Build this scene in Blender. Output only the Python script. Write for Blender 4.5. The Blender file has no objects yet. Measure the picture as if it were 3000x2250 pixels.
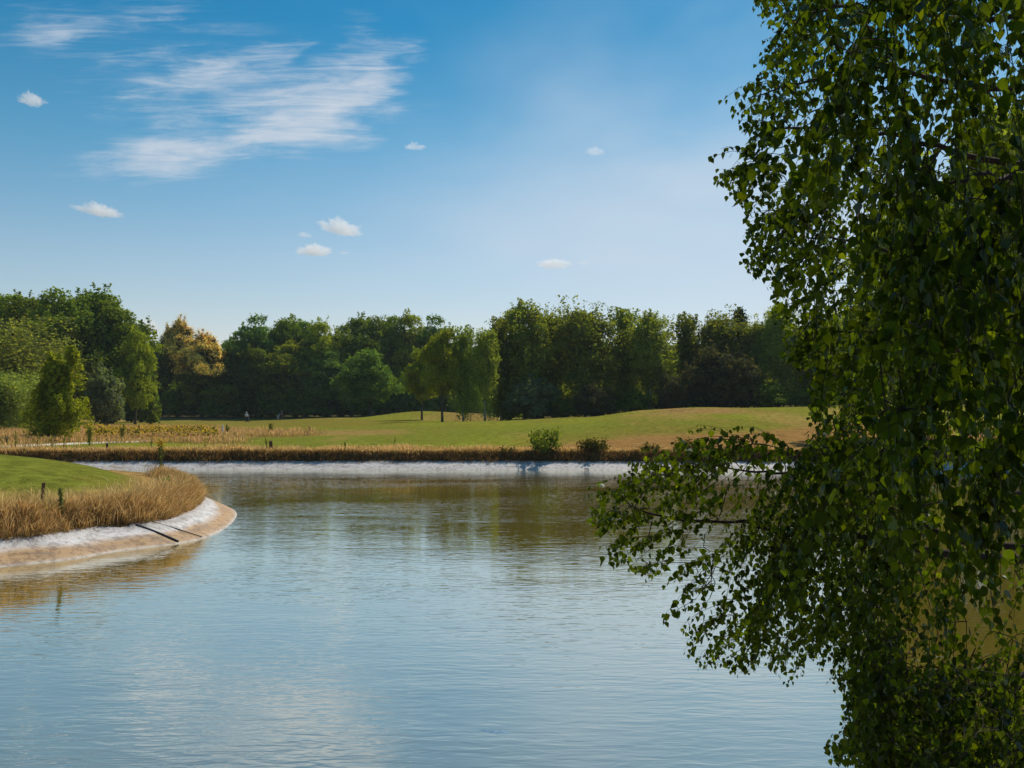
import bpy, math, random
import numpy as np
from mathutils import Vector, Matrix

random.seed(7)
RNG = np.random.default_rng(7)
C = bpy.context.scene.collection
scene = bpy.context.scene
rad = math.radians

# ------------------------------------------------------------------ camera
F = 2917.0                       # focal length in photo pixels (3000 wide), 35 mm lens
CAM_Z = 3.0
PITCH = math.atan(90.0 / F)
cp, sp = math.cos(PITCH), math.sin(PITCH)
cam_data = bpy.data.cameras.new('camera')
cam_data.lens = 35.0
cam_data.sensor_width = 36.0
cam_data.clip_start = 0.05
cam_data.clip_end = 60000
cam = bpy.data.objects.new('camera', cam_data)
C.objects.link(cam)
cam.location = (0, 0, CAM_Z)
cam.rotation_euler = (math.pi / 2 + PITCH, 0, 0)
scene.camera = cam


def at(px, py, D):
    """world point on the sight line through photo pixel px,py at forward distance D"""
    dx = (px - 1500.0) / F
    dy = -(py - 1125.0) / F
    fy = cp - sp * dy
    fz = sp + cp * dy
    s = D / fy
    return np.array([dx * s, D, CAM_Z + fz * s])


def on_water(px, py):
    dx = (px - 1500.0) / F
    dy = -(py - 1125.0) / F
    fy = cp - sp * dy
    fz = sp + cp * dy
    s = -CAM_Z / fz
    return (dx * s, fy * s)


def project(P):
    P = np.asarray(P, float)
    x, y, z = P[..., 0], P[..., 1], P[..., 2] - CAM_Z
    fwd = y * cp + z * sp
    up = -y * sp + z * cp
    fwd = np.where(np.abs(fwd) < 1e-6, 1e-6, fwd)
    return 1500 + F * x / fwd, 1125 - F * up / fwd, fwd


# ------------------------------------------------------------------ numeric helpers
def sstep(a, b, x):
    t = np.clip((x - a) / (b - a), 0, 1)
    return t * t * (3 - 2 * t)


def vnoise(x, y, seed=0):
    """value noise in 0..1"""
    x = np.asarray(x, float)
    y = np.asarray(y, float)
    xi, yi = np.floor(x).astype(np.int64), np.floor(y).astype(np.int64)
    fx, fy = x - xi, y - yi
    fx, fy = fx * fx * (3 - 2 * fx), fy * fy * (3 - 2 * fy)

    def h(a, b):
        n = (a * 374761393 + b * 668265263 + seed * 982451653) & 0x7fffffff
        n = ((n ^ (n >> 13)) * 1274126177) & 0x7fffffff
        return ((n ^ (n >> 16)) & 0xffff) / 65535.0
    return (h(xi, yi) * (1 - fx) + h(xi + 1, yi) * fx) * (1 - fy) + (h(xi, yi + 1) * (1 - fx) + h(xi + 1, yi + 1) * fx) * fy


def fbm(x, y, seed=0, octs=4):
    v, a, t = 0, .5, 0
    for i in range(octs):
        v = v + a * vnoise(x * 2 ** i, y * 2 ** i, seed + i)
        t += a
        a *= .5
    return v / t


def mesh_arrays(name, verts, quads=None, tris=None, col=None, mats=None, mat_idx=None, smooth=False):
    me = bpy.data.meshes.new(name)
    verts = np.asarray(verts, np.float32)
    nq = 0 if quads is None else len(quads)
    nt = 0 if tris is None else len(tris)
    me.vertices.add(len(verts))
    me.vertices.foreach_set('co', verts.ravel())
    loops = []
    if nq:
        loops.append(np.asarray(quads, np.int32).ravel())
    if nt:
        loops.append(np.asarray(tris, np.int32).ravel())
    loops = np.concatenate(loops)
    me.loops.add(len(loops))
    me.loops.foreach_set('vertex_index', loops)
    starts = np.concatenate([np.arange(nq) * 4, nq * 4 + np.arange(nt) * 3]).astype(np.int32)
    me.polygons.add(nq + nt)
    me.polygons.foreach_set('loop_start', starts)
    if mats:
        for m in mats:
            me.materials.append(m)
    if mat_idx is not None:
        me.polygons.foreach_set('material_index', np.asarray(mat_idx, np.int32))
    me.polygons.foreach_set('use_smooth', np.full(nq + nt, smooth))
    if col is not None:
        a = me.attributes.new('Col', 'FLOAT_COLOR', 'POINT')
        c = np.ones((len(verts), 4), np.float32)
        c[:, :3] = col
        a.data.foreach_set('color', c.ravel())
    me.update(calc_edges=True)
    me.validate()
    return me


def link(name, me, parent=None):
    o = bpy.data.objects.new(name, me)
    C.objects.link(o)
    if parent is not None:
        o.parent = parent
    return o


def tag(o, label=None, cat=None, group=None, kind=None):
    if label:
        o['label'] = label
    if cat:
        o['category'] = cat
    if group:
        o['group'] = group
    if kind:
        o['kind'] = kind
    return o


def empty(name, loc, rz=0.0, scale=(1, 1, 1)):
    o = bpy.data.objects.new(name, None)
    o.empty_display_size = .3
    C.objects.link(o)
    o.location = [float(v) for v in loc]
    o.rotation_euler = (0, 0, rz)
    o.scale = scale
    return o


def tube(path, radii, n=8, cap=True):
    """verts, quads, tris of a tapered tube along path"""
    path = np.asarray(path, float)
    k = len(path)
    t = np.gradient(path, axis=0)
    t /= np.linalg.norm(t, axis=1)[:, None] + 1e-9
    ref = np.array([0.31, 0.95, 0.05])
    a = np.cross(t, ref)
    a /= np.linalg.norm(a, axis=1)[:, None] + 1e-9
    b = np.cross(t, a)
    ang = np.arange(n) / n * 2 * math.pi
    r = np.broadcast_to(np.asarray(radii, float), (k,))
    V = path[:, None, :] + r[:, None, None] * (np.cos(ang)[None, :, None] * a[:, None, :] + np.sin(ang)[None, :, None] * b[:, None, :])
    V = V.reshape(-1, 3)
    i = np.arange(k - 1)[:, None] * n
    j = np.arange(n)[None, :]
    j2 = (j + 1) % n
    Q = np.stack([i + j, i + j2, i + n + j2, i + n + j], -1).reshape(-1, 4)
    T = []
    if cap:
        V = np.vstack([V, path[:1], path[-1:]])
        c0, c1 = k * n, k * n + 1
        for q in range(n):
            T.append((c0, (q + 1) % n, q))
            T.append((c1, (k - 1) * n + q, (k - 1) * n + (q + 1) % n))
    return V, Q, np.array(T, int).reshape(-1, 3)


class Acc:
    """collects verts / quads / tris of one mesh"""
    def __init__(s):
        s.v, s.q, s.t, s.c, s.mq, s.mt, s.n = [], [], [], [], [], [], 0

    def add(s, V, Q=None, T=None, col=(1, 1, 1), m=0):
        V = np.asarray(V, float)
        s.v.append(V)
        s.c.append(np.broadcast_to(np.asarray(col, float), (len(V), 3)))
        if Q is not None and len(Q):
            s.q.append(np.asarray(Q) + s.n)
            s.mq.append(np.full(len(Q), m))
        if T is not None and len(T):
            s.t.append(np.asarray(T) + s.n)
            s.mt.append(np.full(len(T), m))
        s.n += len(V)

    def tube(s, path, radii, n=8, col=(1, 1, 1), m=0, cap=True):
        s.add(*tube(path, radii, n, cap), col=col, m=m)

    def box(s, c, size, rz=0.0, col=(1, 1, 1), m=0):
        c, h = np.asarray(c, float), np.asarray(size, float) / 2
        V = np.array([(x, y, z) for z in (-1, 1) for y in (-1, 1) for x in (-1, 1)], float) * h
        R = np.array([[math.cos(rz), -math.sin(rz), 0], [math.sin(rz), math.cos(rz), 0], [0, 0, 1]])
        s.add(V @ R.T + c, [(0, 2, 3, 1), (4, 5, 7, 6), (0, 1, 5, 4), (2, 6, 7, 3), (0, 4, 6, 2), (1, 3, 7, 5)], col=col, m=m)

    def mesh(s, name, mats, smooth=False):
        cat = lambda L: np.concatenate(L) if L else None
        mi = [x for x in (cat(s.mq), cat(s.mt)) if x is not None]
        return mesh_arrays(name, np.concatenate(s.v), cat(s.q), cat(s.t), np.concatenate(s.c), mats, np.concatenate(mi), smooth)


# ------------------------------------------------------------------ materials
def new_mat(name):
    m = bpy.data.materials.new(name)
    m.use_nodes = True
    nt = m.node_tree
    nt.nodes.clear()
    out = nt.nodes.new('ShaderNodeOutputMaterial')
    return m, nt, out


class NB:
    """small node-building helper"""
    def __init__(s, nt):
        s.nt = nt

    def n(s, t, **kw):
        x = s.nt.nodes.new(t)
        for k, v in kw.items():
            setattr(x, k, v)
        return x

    def put(s, sock, v):
        if isinstance(v, bpy.types.NodeSocket):
            s.nt.links.new(v, sock)
        elif v is not None:
            sock.default_value = v

    def math(s, op, a, b=None, c=None, clamp=False):
        x = s.n('ShaderNodeMath', operation=op, use_clamp=clamp)
        s.put(x.inputs[0], a)
        s.put(x.inputs[1], b)
        s.put(x.inputs[2], c)
        return x.outputs[0]

    def mix(s, f, a, b, blend='MIX'):
        x = s.n('ShaderNodeMix', data_type='RGBA', blend_type=blend)
        s.put(x.inputs[0], f)
        s.put(x.inputs[6], a)
        s.put(x.inputs[7], b)
        return x.outputs[2]

    def noise(s, vec, scale, detail=4, rough=.55, dist=0.0):
        x = s.n('ShaderNodeTexNoise')
        x.inputs['Scale'].default_value = scale
        x.inputs['Detail'].default_value = detail
        x.inputs['Roughness'].default_value = rough
        x.inputs['Distortion'].default_value = dist
        s.put(x.inputs['Vector'], vec)
        return x.outputs['Fac']

    def ramp(s, f, a, b, c=0.0, d=1.0, smooth=True):
        x = s.n('ShaderNodeMapRange', interpolation_type='SMOOTHSTEP' if smooth else 'LINEAR')
        s.put(x.inputs[0], f)
        x.inputs[1].default_value, x.inputs[2].default_value = a, b
        x.inputs[3].default_value, x.inputs[4].default_value = c, d
        return x.outputs[0]

    def attr(s, name='Col'):
        return s.n('ShaderNodeAttribute', attribute_name=name).outputs['Color']

    def pos(s):
        return s.n('ShaderNodeNewGeometry').outputs['Position']

    def objco(s):
        return s.n('ShaderNodeTexCoord').outputs['Object']

    def scale(s, vec, sc):
        x = s.n('ShaderNodeMapping')
        s.put(x.inputs[0], vec)
        x.inputs['Scale'].default_value = sc
        return x.outputs[0]


def leaf_mat(name, tint=(1, 1, 1), trans=.45, gloss=.12, rough=.45, vary=.25, tr_tint=(1.5, 1.35, .45)):
    """leaf: diffuse + light passing through the blade + a little sheen, colour from the mesh, shade per tree"""
    m, nt, out = new_mat(name)
    b = NB(nt)
    col = b.attr()
    col = b.mix(1.0, col, (*tint, 1), 'MULTIPLY')
    rnd = b.n('ShaderNodeObjectInfo').outputs['Random']
    hs = b.n('ShaderNodeHueSaturation')
    b.put(hs.inputs['Color'], col)
    b.put(hs.inputs['Value'], b.ramp(rnd, 0, 1, 1 - vary, 1 + vary, False))
    b.put(hs.inputs['Hue'], b.ramp(rnd, 0, 1, .492 - .012 * vary / .25, .492 + .012 * vary / .25, False))
    col = hs.outputs[0]
    d = b.n('ShaderNodeBsdfDiffuse')
    b.put(d.inputs[0], col)
    t = b.n('ShaderNodeBsdfTranslucent')
    b.put(t.inputs[0], b.mix(1.0, col, (*tr_tint, 1), 'MULTIPLY'))
    g = b.n('ShaderNodeBsdfGlossy')
    g.inputs['Roughness'].default_value = rough
    g.inputs[0].default_value = (.8, .85, .8, 1)
    m1 = b.n('ShaderNodeMixShader')
    m1.inputs[0].default_value = trans
    nt.links.new(d.outputs[0], m1.inputs[1])
    nt.links.new(t.outputs[0], m1.inputs[2])
    fr = b.n('ShaderNodeFresnel')
    fr.inputs[0].default_value = 1.4
    if gloss == 0:
        nt.links.new(m1.outputs[0], out.inputs[0])
        return m
    m2 = b.n('ShaderNodeMixShader')
    b.put(m2.inputs[0], b.math('MULTIPLY', fr.outputs[0], gloss * 4))
    nt.links.new(m1.outputs[0], m2.inputs[1])
    nt.links.new(g.outputs[0], m2.inputs[2])
    nt.links.new(m2.outputs[0], out.inputs[0])
    return m


def plain_mat(name, col, rough=.7, noise_scale=None, amt=.3, metallic=0.0, use_attr=False, bump=0.0):
    m, nt, out = new_mat(name)
    b = NB(nt)
    p = b.n('ShaderNodeBsdfPrincipled')
    base = b.attr() if use_attr else None
    src = base if use_attr else (*col, 1)
    if noise_scale:
        f = b.noise(b.objco(), noise_scale, 5)
        k = b.ramp(f, .3, .7, 1 - amt, 1 + amt)
        cc = b.n('ShaderNodeCombineColor')
        for i in range(3):
            b.put(cc.inputs[i], k)
        src = b.mix(1.0, src, cc.outputs[0], 'MULTIPLY')
        if bump:
            bp = b.n('ShaderNodeBump')
            bp.inputs['Strength'].default_value = bump
            b.put(bp.inputs['Height'], f)
            nt.links.new(bp.outputs[0], p.inputs['Normal'])
    b.put(p.inputs['Base Color'], src)
    p.inputs['Roughness'].default_value = rough
    p.inputs['Metallic'].default_value = metallic
    nt.links.new(p.outputs[0], out.inputs[0])
    return m


M = {}
M['leaf_far'] = leaf_mat('broadleaf_foliage', tint=(1.56, 1.58, 1.35), trans=.42, gloss=0, tr_tint=(1.55, 1.5, .4))
M['leaf_birch_far'] = leaf_mat('weeping_foliage', tint=(1.52, 1.56, 1.4), trans=.45, gloss=0, tr_tint=(1.6, 1.5, .4))
M['leaf_near'] = leaf_mat('birch_leaf', trans=.5, gloss=.015, rough=.5, vary=0.0, tr_tint=(4.3, 3.15, .25))
M['plant_leaf'] = leaf_mat('plant_leaf', trans=.45, gloss=0, vary=0.0, tr_tint=(1.6, 1.4, .4))
M['blossom'] = leaf_mat('chestnut_blossom', trans=.35, gloss=0.0, vary=.08, tr_tint=(1.1, 1.05, .85))
M['dry_grass'] = leaf_mat('dry_grass_blades', trans=.5, gloss=0, vary=0.0, tint=(1.22, 1.2, 1.15), tr_tint=(1.3, 1.15, .8))
M['bark'] = plain_mat('dark_bark', (.075, .06, .045), .9, 6, .45, bump=.6)
M['birch_bark'] = plain_mat('pale_birch_bark', (.34, .32, .28), .85, 3.0, .6, bump=.4)
M['red_bark'] = plain_mat('reddish_young_birch_bark', (.04, .019, .013), 1.0, 14, .4, bump=.3)
M['twig'] = plain_mat('dark_twig', (.028, .016, .011), 1.0)
M['stake'] = plain_mat('weathered_brown_wood', (.11, .05, .025), .85, 9, .4, bump=.5)
M['white_paint'] = plain_mat('white_paint', (.75, .75, .72), .5, 12, .08)
M['cable'] = plain_mat('black_rubber', (.018, .018, .02), .6)

# ------------------------------------------------------------------ shoreline of the pond
W = on_water
shore_ctrl = [(-30, 15.5), (-22, 17.0)] + [W(*p) for p in (
    (-200, 1690), (0, 1661), (206, 1639), (343, 1615), (522, 1593), (591, 1579), (653, 1551), (686, 1522), (690, 1500), (655, 1479), (605, 1460), (563, 1449))] + [
    (-14.5, 40.0), (-19, 43.2), (-28, 46.5), (-42, 48.5), (-50, 50.5), (-44, 52.8), (-30, 54.0), (-20, 54.6), (-10, 54.7), (0, 54.4), (8, 54.0), (16, 53.8),
    (24, 53.6), (31, 52), (37, 47), (37, 38), (30, 28), (20, 20), (12, 14.5), (7.5, 10.8), (5.3, 8.0), (4.0, 6.0), (2.8, 4.2), (1.2, 2.6), (-3, 1.9), (-12, 1.0),
    (-25, 1.5), (-40, 5), (-41, 11)]


def catmull(P, k):
    P = np.asarray(P, float)
    n = len(P)
    out = []
    for i in range(n):
        p0, p1, p2, p3 = P[i - 1], P[i], P[(i + 1) % n], P[(i + 2) % n]
        L = np.linalg.norm(p2 - p1)
        m = max(2, int(L / k))
        # centripetal-ish: clamp tangents to the span length
        t1 = (p2 - p0) * .5
        t2 = (p3 - p1) * .5
        for t in (t1, t2):
            tl = np.linalg.norm(t)
            if tl > L:
                t *= L / tl
        for s in np.arange(m) / m:
            s2, s3 = s * s, s * s * s
            out.append((2 * s3 - 3 * s2 + 1) * p1 + (s3 - 2 * s2 + s) * t1 + (-2 * s3 + 3 * s2) * p2 + (s3 - s2) * t2)
    return np.array(out)


SHORE = catmull(shore_ctrl, .35)


def shore_dist(x, y):
    """signed distance to the waterline, positive on land"""
    P = np.stack([np.ravel(x), np.ravel(y)], -1)
    A = SHORE[::2]
    B = np.roll(A, -1, 0)
    AB = B - A
    L2 = (AB ** 2).sum(1)
    out = np.empty(len(P))
    for s in range(0, len(P), 8000):
        p = P[s:s + 8000]
        d = p[:, None, :] - A[None]
        t = np.clip((d * AB).sum(-1) / L2, 0, 1)
        q = d - t[..., None] * AB
        dist = np.sqrt((q ** 2).sum(-1).min(1))
        yi, yj = A[:, 1], B[:, 1]
        py = p[:, 1:2]
        c = ((yi > py) != (yj > py))
        xx = A[:, 0] + (py - yi) / np.where(yj == yi, 1e-9, yj - yi) * AB[:, 0]
        inside = (c & (p[:, :1] < xx)).sum(1) % 2 == 1
        out[s:s + 8000] = np.where(inside, -dist, dist)
    return out.reshape(np.shape(x))


# ------------------------------------------------------------------ lie of the land
COLS = [  # photo column -> (distance, height)
    (-900, [(0, 1.4), (40, 1.1), (56, .87), (75, 1.1), (125, 1.5), (185, 1.9), (200, 2.6), (230, 3.0), (400, 8), (3000, 30)]),
    (0, [(0, 1.4), (40, 1.1), (56, .87), (62, .98), (75, 1.12), (125, 1.55), (185, 2.2), (200, 2.6), (230, 3.0), (400, 8), (3000, 30)]),
    (700, [(0, 1.4), (40, 1.1), (56, .90), (62, 1.02), (75, 1.15), (125, 1.5), (185, 1.62), (200, 2.5), (230, 3.0), (400, 8), (3000, 30)]),
    (1000, [(0, 1.4), (40, 1.1), (56, .95), (70, 1.32), (110, 1.95), (150, 2.15), (165, 2.05), (200, 2.6), (230, 3.0), (400, 8), (3000, 30)]),
    (1250, [(0, 1.4), (40, 1.1), (56, .98), (70, 1.36), (104, 2.13), (113, 2.2), (124, 2.05), (140, 2.3), (200, 2.8), (230, 3.0), (400, 8), (3000, 30)]),
    (1450, [(0, 1.4), (40, 1.1), (56, 1.0), (70, 1.4), (106, 2.27), (114, 2.32), (125, 2.15), (150, 2.5), (230, 3.0), (400, 8), (3000, 30)]),
    (1700, [(0, 1.4), (40, 1.1), (56, 1.0), (70, 1.45), (105, 2.75), (125, 2.7), (150, 2.8), (230, 4.0), (400, 8), (3000, 30)]),
    (1900, [(0, 1.4), (40, 1.1), (56, 1.0), (70, 1.5), (104, 3.3), (125, 3.35), (150, 3.4), (230, 4.8), (400, 8), (3000, 30)]),
    (2100, [(0, 1.4), (40, 1.1), (56, 1.0), (70, 1.55), (104, 3.65), (125, 3.7), (150, 3.9), (230, 5.2), (400, 8), (3000, 30)]),
    (2400, [(0, 1.4), (40, 1.1), (56, 1.0), (70, 1.55), (104, 3.85), (125, 3.95), (150, 4.2), (230, 5.5), (400, 8), (3000, 30)]),
    (3900, [(0, 1.4), (40, 1.1), (56, 1.0), (70, 1.5), (104, 3.7), (125, 3.9), (150, 4.2), (230, 5.5), (400, 8), (3000, 30)])]
_u = np.array([(c[0] - 1500) / F for c in COLS])
_lD = np.linspace(math.log(4), math.log(3000), 520)
_tab = np.array([np.interp(np.exp(_lD), *zip(*c[1])) for c in COLS])
for _ in range(6):
    _tab[:, 1:-1] = .25 * _tab[:, :-2] + .5 * _tab[:, 1:-1] + .25 * _tab[:, 2:]


def base_height(x, y):
    x, y = np.asarray(x, float), np.asarray(y, float)
    r = np.hypot(x, y)
    D = np.where(y > .35 * r, y, r)
    u = np.clip(np.where(y > .35 * r, x / np.maximum(y, 1e-3), np.sign(x) * 2), _u[0], _u[-1])
    ku = np.interp(u, _u, np.arange(len(_u)))
    i = np.clip(np.floor(ku).astype(int), 0, len(_u) - 2)
    fu = ku - i
    fu = fu * fu * (3 - 2 * fu)
    kd = np.interp(np.log(np.maximum(D, 4)), _lD, np.arange(len(_lD)))
    j = np.clip(np.floor(kd).astype(int), 0, len(_lD) - 2)
    fd = kd - j
    z = (_tab[i, j] * (1 - fd) + _tab[i, j + 1] * fd) * (1 - fu) + (_tab[i + 1, j] * (1 - fd) + _tab[i + 1, j + 1] * fd) * fu
    # golf mounds in the gap of the trees and on the right rise

    def bump(cx, cy, rx, ry, h):
        return h * np.exp(-((x - cx) / rx) ** 2 - ((y - cy) / ry) ** 2)
    z = z + bump(-13.5, 158, 7.5, 12, .95) + bump(-5.5, 150, 6, 9, .55) + bump(-21, 160, 8, 8, .35)
    z = z + bump(17.5, 107, 6, 3.0, .28) - bump(14.5, 103.5, 5, 1.6, .28)
    z = z + (fbm(x / 14, y / 14, 3) - .5) * .22 * sstep(58, 75, r)
    return z


def height(x, y, d=None):
    x, y = np.asarray(x, float), np.asarray(y, float)
    if d is None:
        d = shore_dist(x, y)
    B = base_height(x, y)
    pen = sstep(-3, -6, x) * sstep(9, 12, y) * sstep(51.6, 50, y)
    z_pen = .8 + .80 * sstep(.9, 6.6, d) + .12 * sstep(-15, -24, x) + (fbm(x / 3.5, y / 3.5, 9) - .5) * .12
    B = B * (1 - pen) + z_pen * pen
    wob = (fbm(x * 1.3, y * 1.3, 5) - .5)
    dd = d + wob * .55 * sstep(.7, 1.1, d)
    z_lin = np.where(d < 0, np.maximum(d * .44, -1.3), np.minimum(d, .92) * .45) - .05
    z_bank = .40 + (np.minimum(B, .85) - .40) * sstep(.9, 1.45, dd) + (B - np.minimum(B, .85)) * sstep(1.2, 4.0, dd)
    return np.where(d < .92, z_lin, z_bank)


def ground_z(x, y):
    return float(height(np.array([x]), np.array([y]))[0])


# ------------------------------------------------------------------ ground sheet
ang = np.unique(np.concatenate([np.arange(-31, 31.01, .2), np.arange(-180, -31, 2.5), np.arange(31, 180, 2.5)]))
rr = [.6]
while rr[-1] < 6000:
    r = rr[-1]
    if r < 15:
        s = .3
    elif r < 52:
        s = .3
    elif r < 60:
        s = .2
    elif r < 130:
        s = .7
    elif r < 240:
        s = 1.6
    else:
        s = r * .06
    rr.append(r + s)
rr = np.array(rr)
na, nr = len(ang), len(rr)
A, R_ = np.meshgrid(np.radians(ang), rr, indexing='ij')
gx, gy = R_ * np.sin(A), R_ * np.cos(A)
gd = shore_dist(gx, gy)
gz = height(gx, gy, gd)
GV = np.stack([gx, gy, gz], -1).reshape(-1, 3)
i = np.arange(na)[:, None]
j = np.arange(nr - 1)[None, :]
i2 = (i + 1) % na
GQ = np.stack(np.broadcast_arrays(i * nr + j, i * nr + j + 1, i2 * nr + j + 1, i2 * nr + j), -1).reshape(-1, 4)

# what grows where: mown green turf, olive rough, straw-dry grass, bare sand (true surface colours)
GREEN = np.array([.21, .218, .026])
GREEN2 = np.array([.165, .178, .026])
OLIVE = np.array([.20, .165, .03])
STRAW = np.array([.36, .22, .075])
BROWN = np.array([.30, .165, .055])
EARTH = np.array([.085, .05, .025])
SAND = np.array([.62, .54, .43])


def turf_colour(x, y, z, d):
    px, py, _ = project(np.stack([x, y, z], -1))
    n1 = fbm(x / 6, y / 9, 21, 5)
    n2 = fbm(x / 1.6, y / 2.5, 33, 4)
    n3 = fbm(x / 22, y / 26, 41, 3)
    px = px + (n1 - .5) * 90
    pyn = py + (n2 - .5) * 7 + (n1 - .5) * 10
    far = y > 52

    def lay(c, k, w):
        w = np.clip(w, 0, 1)[..., None]
        return c * (1 - w) + k * w
    c = np.broadcast_to(GREEN, x.shape + (3,)).copy()
    c = lay(c, GREEN2, sstep(.35, .65, n3) * .7)
    c = lay(c, OLIVE, sstep(.48, .72, n1) * .6)
    c = lay(c, STRAW, sstep(.55, .8, fbm(x / 4 + 7, y / 14, 55, 4)) * .5)
    # left meadow: dry grass, flower strip, mown strip in front of it
    box = lambda a, b, e, v: sstep(a - e, a + e, v) * sstep(b + e, b - e, v)
    c = lay(c, STRAW, far * box(-3000, 640, 90, px) * box(1243, 1300, 5, pyn) * .95)
    c = lay(c, OLIVE, far * box(330, 1150, 90, px) * box(1226, 1250, 4, pyn) * .8)
    c = lay(c, STRAW * .9, far * box(560, 1180, 70, px) * box(1264, 1279, 5, pyn + (px - 600) * .012) * .75)
    c = lay(c, STRAW, far * sstep(760, 600, px) * sstep(1236, 1228, pyn) * .85)
    c = lay(c, GREEN, far * box(120, 620, 40, px) * box(1297, 1317, 4, pyn) * .8)
    # dry slope on the right and along the bank
    lim = 1322 - 55 * sstep(1300, 2000, px) - 25 * sstep(2000, 2500, px)
    dry = far * sstep(lim - 10, lim + 14, pyn)
    c = lay(c, BROWN, dry * .95)
    c = lay(c, OLIVE, far * box(1500, 2200, 150, px) * sstep(lim - 45, lim, pyn) * (1 - dry) * .8)
    c = lay(c, STRAW * .85, far * box(1930, 2180, 60, px) * box(1195, 1211, 4, py) * (y < 118) * .9)
    c = lay(c, STRAW * .8, far * box(1300, 1480, 50, px) * box(1205, 1242, 4, py) * (y > 115) * .7)
    c = lay(c, STRAW * .9, far * sstep(3.6, 1.6, d))
    # woodland floor
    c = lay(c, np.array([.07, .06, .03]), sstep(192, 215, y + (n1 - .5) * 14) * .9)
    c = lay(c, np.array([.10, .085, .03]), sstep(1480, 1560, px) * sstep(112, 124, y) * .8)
    # peninsula
    pen = sstep(-3, -6, x) * sstep(9, 12, y) * sstep(51.6, 50, y) * (d > 0)
    cp_ = lay(np.broadcast_to(GREEN2 * np.array([1.0, 1.0, 1.0]), x.shape + (3,)).copy(), GREEN * np.array([1.1, 1.12, 1.3]), sstep(6.2, 7.2, d + (n1 - .5) * 1.2))
    cp_ = lay(cp_, OLIVE, sstep(.55, .8, n2) * .5 * sstep(7, 5, d))
    cp_ = lay(cp_, STRAW, sstep(3.7, 2.6, d + (n2 - .5) * 1.6))
    c = lay(c, 0, pen) + cp_ * pen[..., None]
    c = lay(c, BROWN * .7, sstep(2.0, 1.4, d) * .8)
    c = lay(c, EARTH, sstep(1.35, 1.1, d))
    # near bank under the birch: rough green
    c = lay(c, np.array([.09, .10, .025]), (y < 40) & (x > -3))
    return c


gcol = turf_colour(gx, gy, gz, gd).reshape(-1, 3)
m, nt, out = new_mat('turf')
b = NB(nt)
col = b.attr()
pos = b.pos()
f1 = b.noise(b.scale(pos, (1, .55, 1)), 2.2, 8, .7)
f2 = b.noise(pos, 14.0, 5, .7)
k = b.math('MULTIPLY', b.ramp(f1, .25, .75, .62, 1.38), b.ramp(f2, .2, .8, .6, 1.4))
cc = b.n('ShaderNodeCombineColor')
for q in range(3):
    b.put(cc.inputs[q], k)
col = b.mix(1.0, col, cc.outputs[0], 'MULTIPLY')
f3 = b.noise(b.scale(pos, (.25, .12, 1)), 1.6, 6, .7)
col = b.mix(b.ramp(f3, .5, .72, 0, .45), col, b.mix(1.0, col, (1.35, .9, 1.2, 1), 'MULTIPLY'))
d_ = b.n('ShaderNodeBsdfDiffuse')
b.put(d_.inputs[0], col)
bp = b.n('ShaderNodeBump')
bp.inputs['Strength'].default_value = .9
bp.inputs['Distance'].default_value = .05
b.put(bp.inputs['Height'], f2)
nt.links.new(bp.outputs[0], d_.inputs['Normal'])
t_ = b.n('ShaderNodeBsdfTranslucent')
sh_ = b.n('ShaderNodeBsdfSheen')
b.put(sh_.inputs[0], col)
sh_.inputs['Roughness'].default_value = .6
ms = b.n('ShaderNodeMixShader')
ms.inputs[0].default_value = .12
nt.links.new(d_.outputs[0], ms.inputs[1])
nt.links.new(sh_.outputs[0], ms.inputs[2])
nt.links.new(ms.outputs[0], out.inputs[0])
M['turf'] = m
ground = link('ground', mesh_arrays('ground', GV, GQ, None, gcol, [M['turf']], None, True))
tag(ground, kind='structure')

# ------------------------------------------------------------------ water
WAVE = .011
m, nt, out = new_mat('pond_water')
b = NB(nt)
pos = b.pos()
body = b.n('ShaderNodeBsdfDiffuse')
body.inputs[0].default_value = (.27, .185, .024, 1)
gl = b.n('ShaderNodeBsdfGlossy')
gl.inputs[0].default_value = (.95, .99, .96, 1)
gl.inputs['Roughness'].default_value = .02
n1 = b.noise(b.scale(pos, (1.1, 3.4, 1)), 2.4, 2, .5, .5)
n2 = b.noise(b.scale(pos, (.7, 1.7, 1)), 1.0, 2, .5, .3)
n3 = b.noise(b.scale(pos, (.10, .22, 1)), 1.0, 3, .6, .3)
gust = b.ramp(n3, .36, .64, .55, 1.25)
hgt = b.math('MULTIPLY', b.math('ADD', b.math('MULTIPLY', n1, .46), b.math('MULTIPLY', n2, .5)), gust)
bp = b.n('ShaderNodeBump')
bp.inputs['Strength'].default_value = 1.0
bp.inputs['Distance'].default_value = WAVE
b.put(bp.inputs['Height'], hgt)
nt.links.new(bp.outputs[0], gl.inputs['Normal'])
lw = b.n('ShaderNodeLayerWeight')
lw.inputs[0].default_value = .5
nt.links.new(bp.outputs[0], lw.inputs['Normal'])
ms = b.n('ShaderNodeMixShader')
b.put(ms.inputs[0], b.ramp(lw.outputs['Facing'], .3, .96, .24, .90, False))
nt.links.new(body.outputs[0], ms.inputs[1])
nt.links.new(gl.outputs[0], ms.inputs[2])
nt.links.new(ms.outputs[0], out.inputs[0])
M['water'] = m
wv = np.array([(-58, 0.3, 0), (44, 0.3, 0), (44, 57, 0), (-58, 57, 0)], float)
water = link('water', mesh_arrays('water', wv, [(0, 1, 2, 3)], None, None, [M['water']]))
tag(water, kind='structure')

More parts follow.
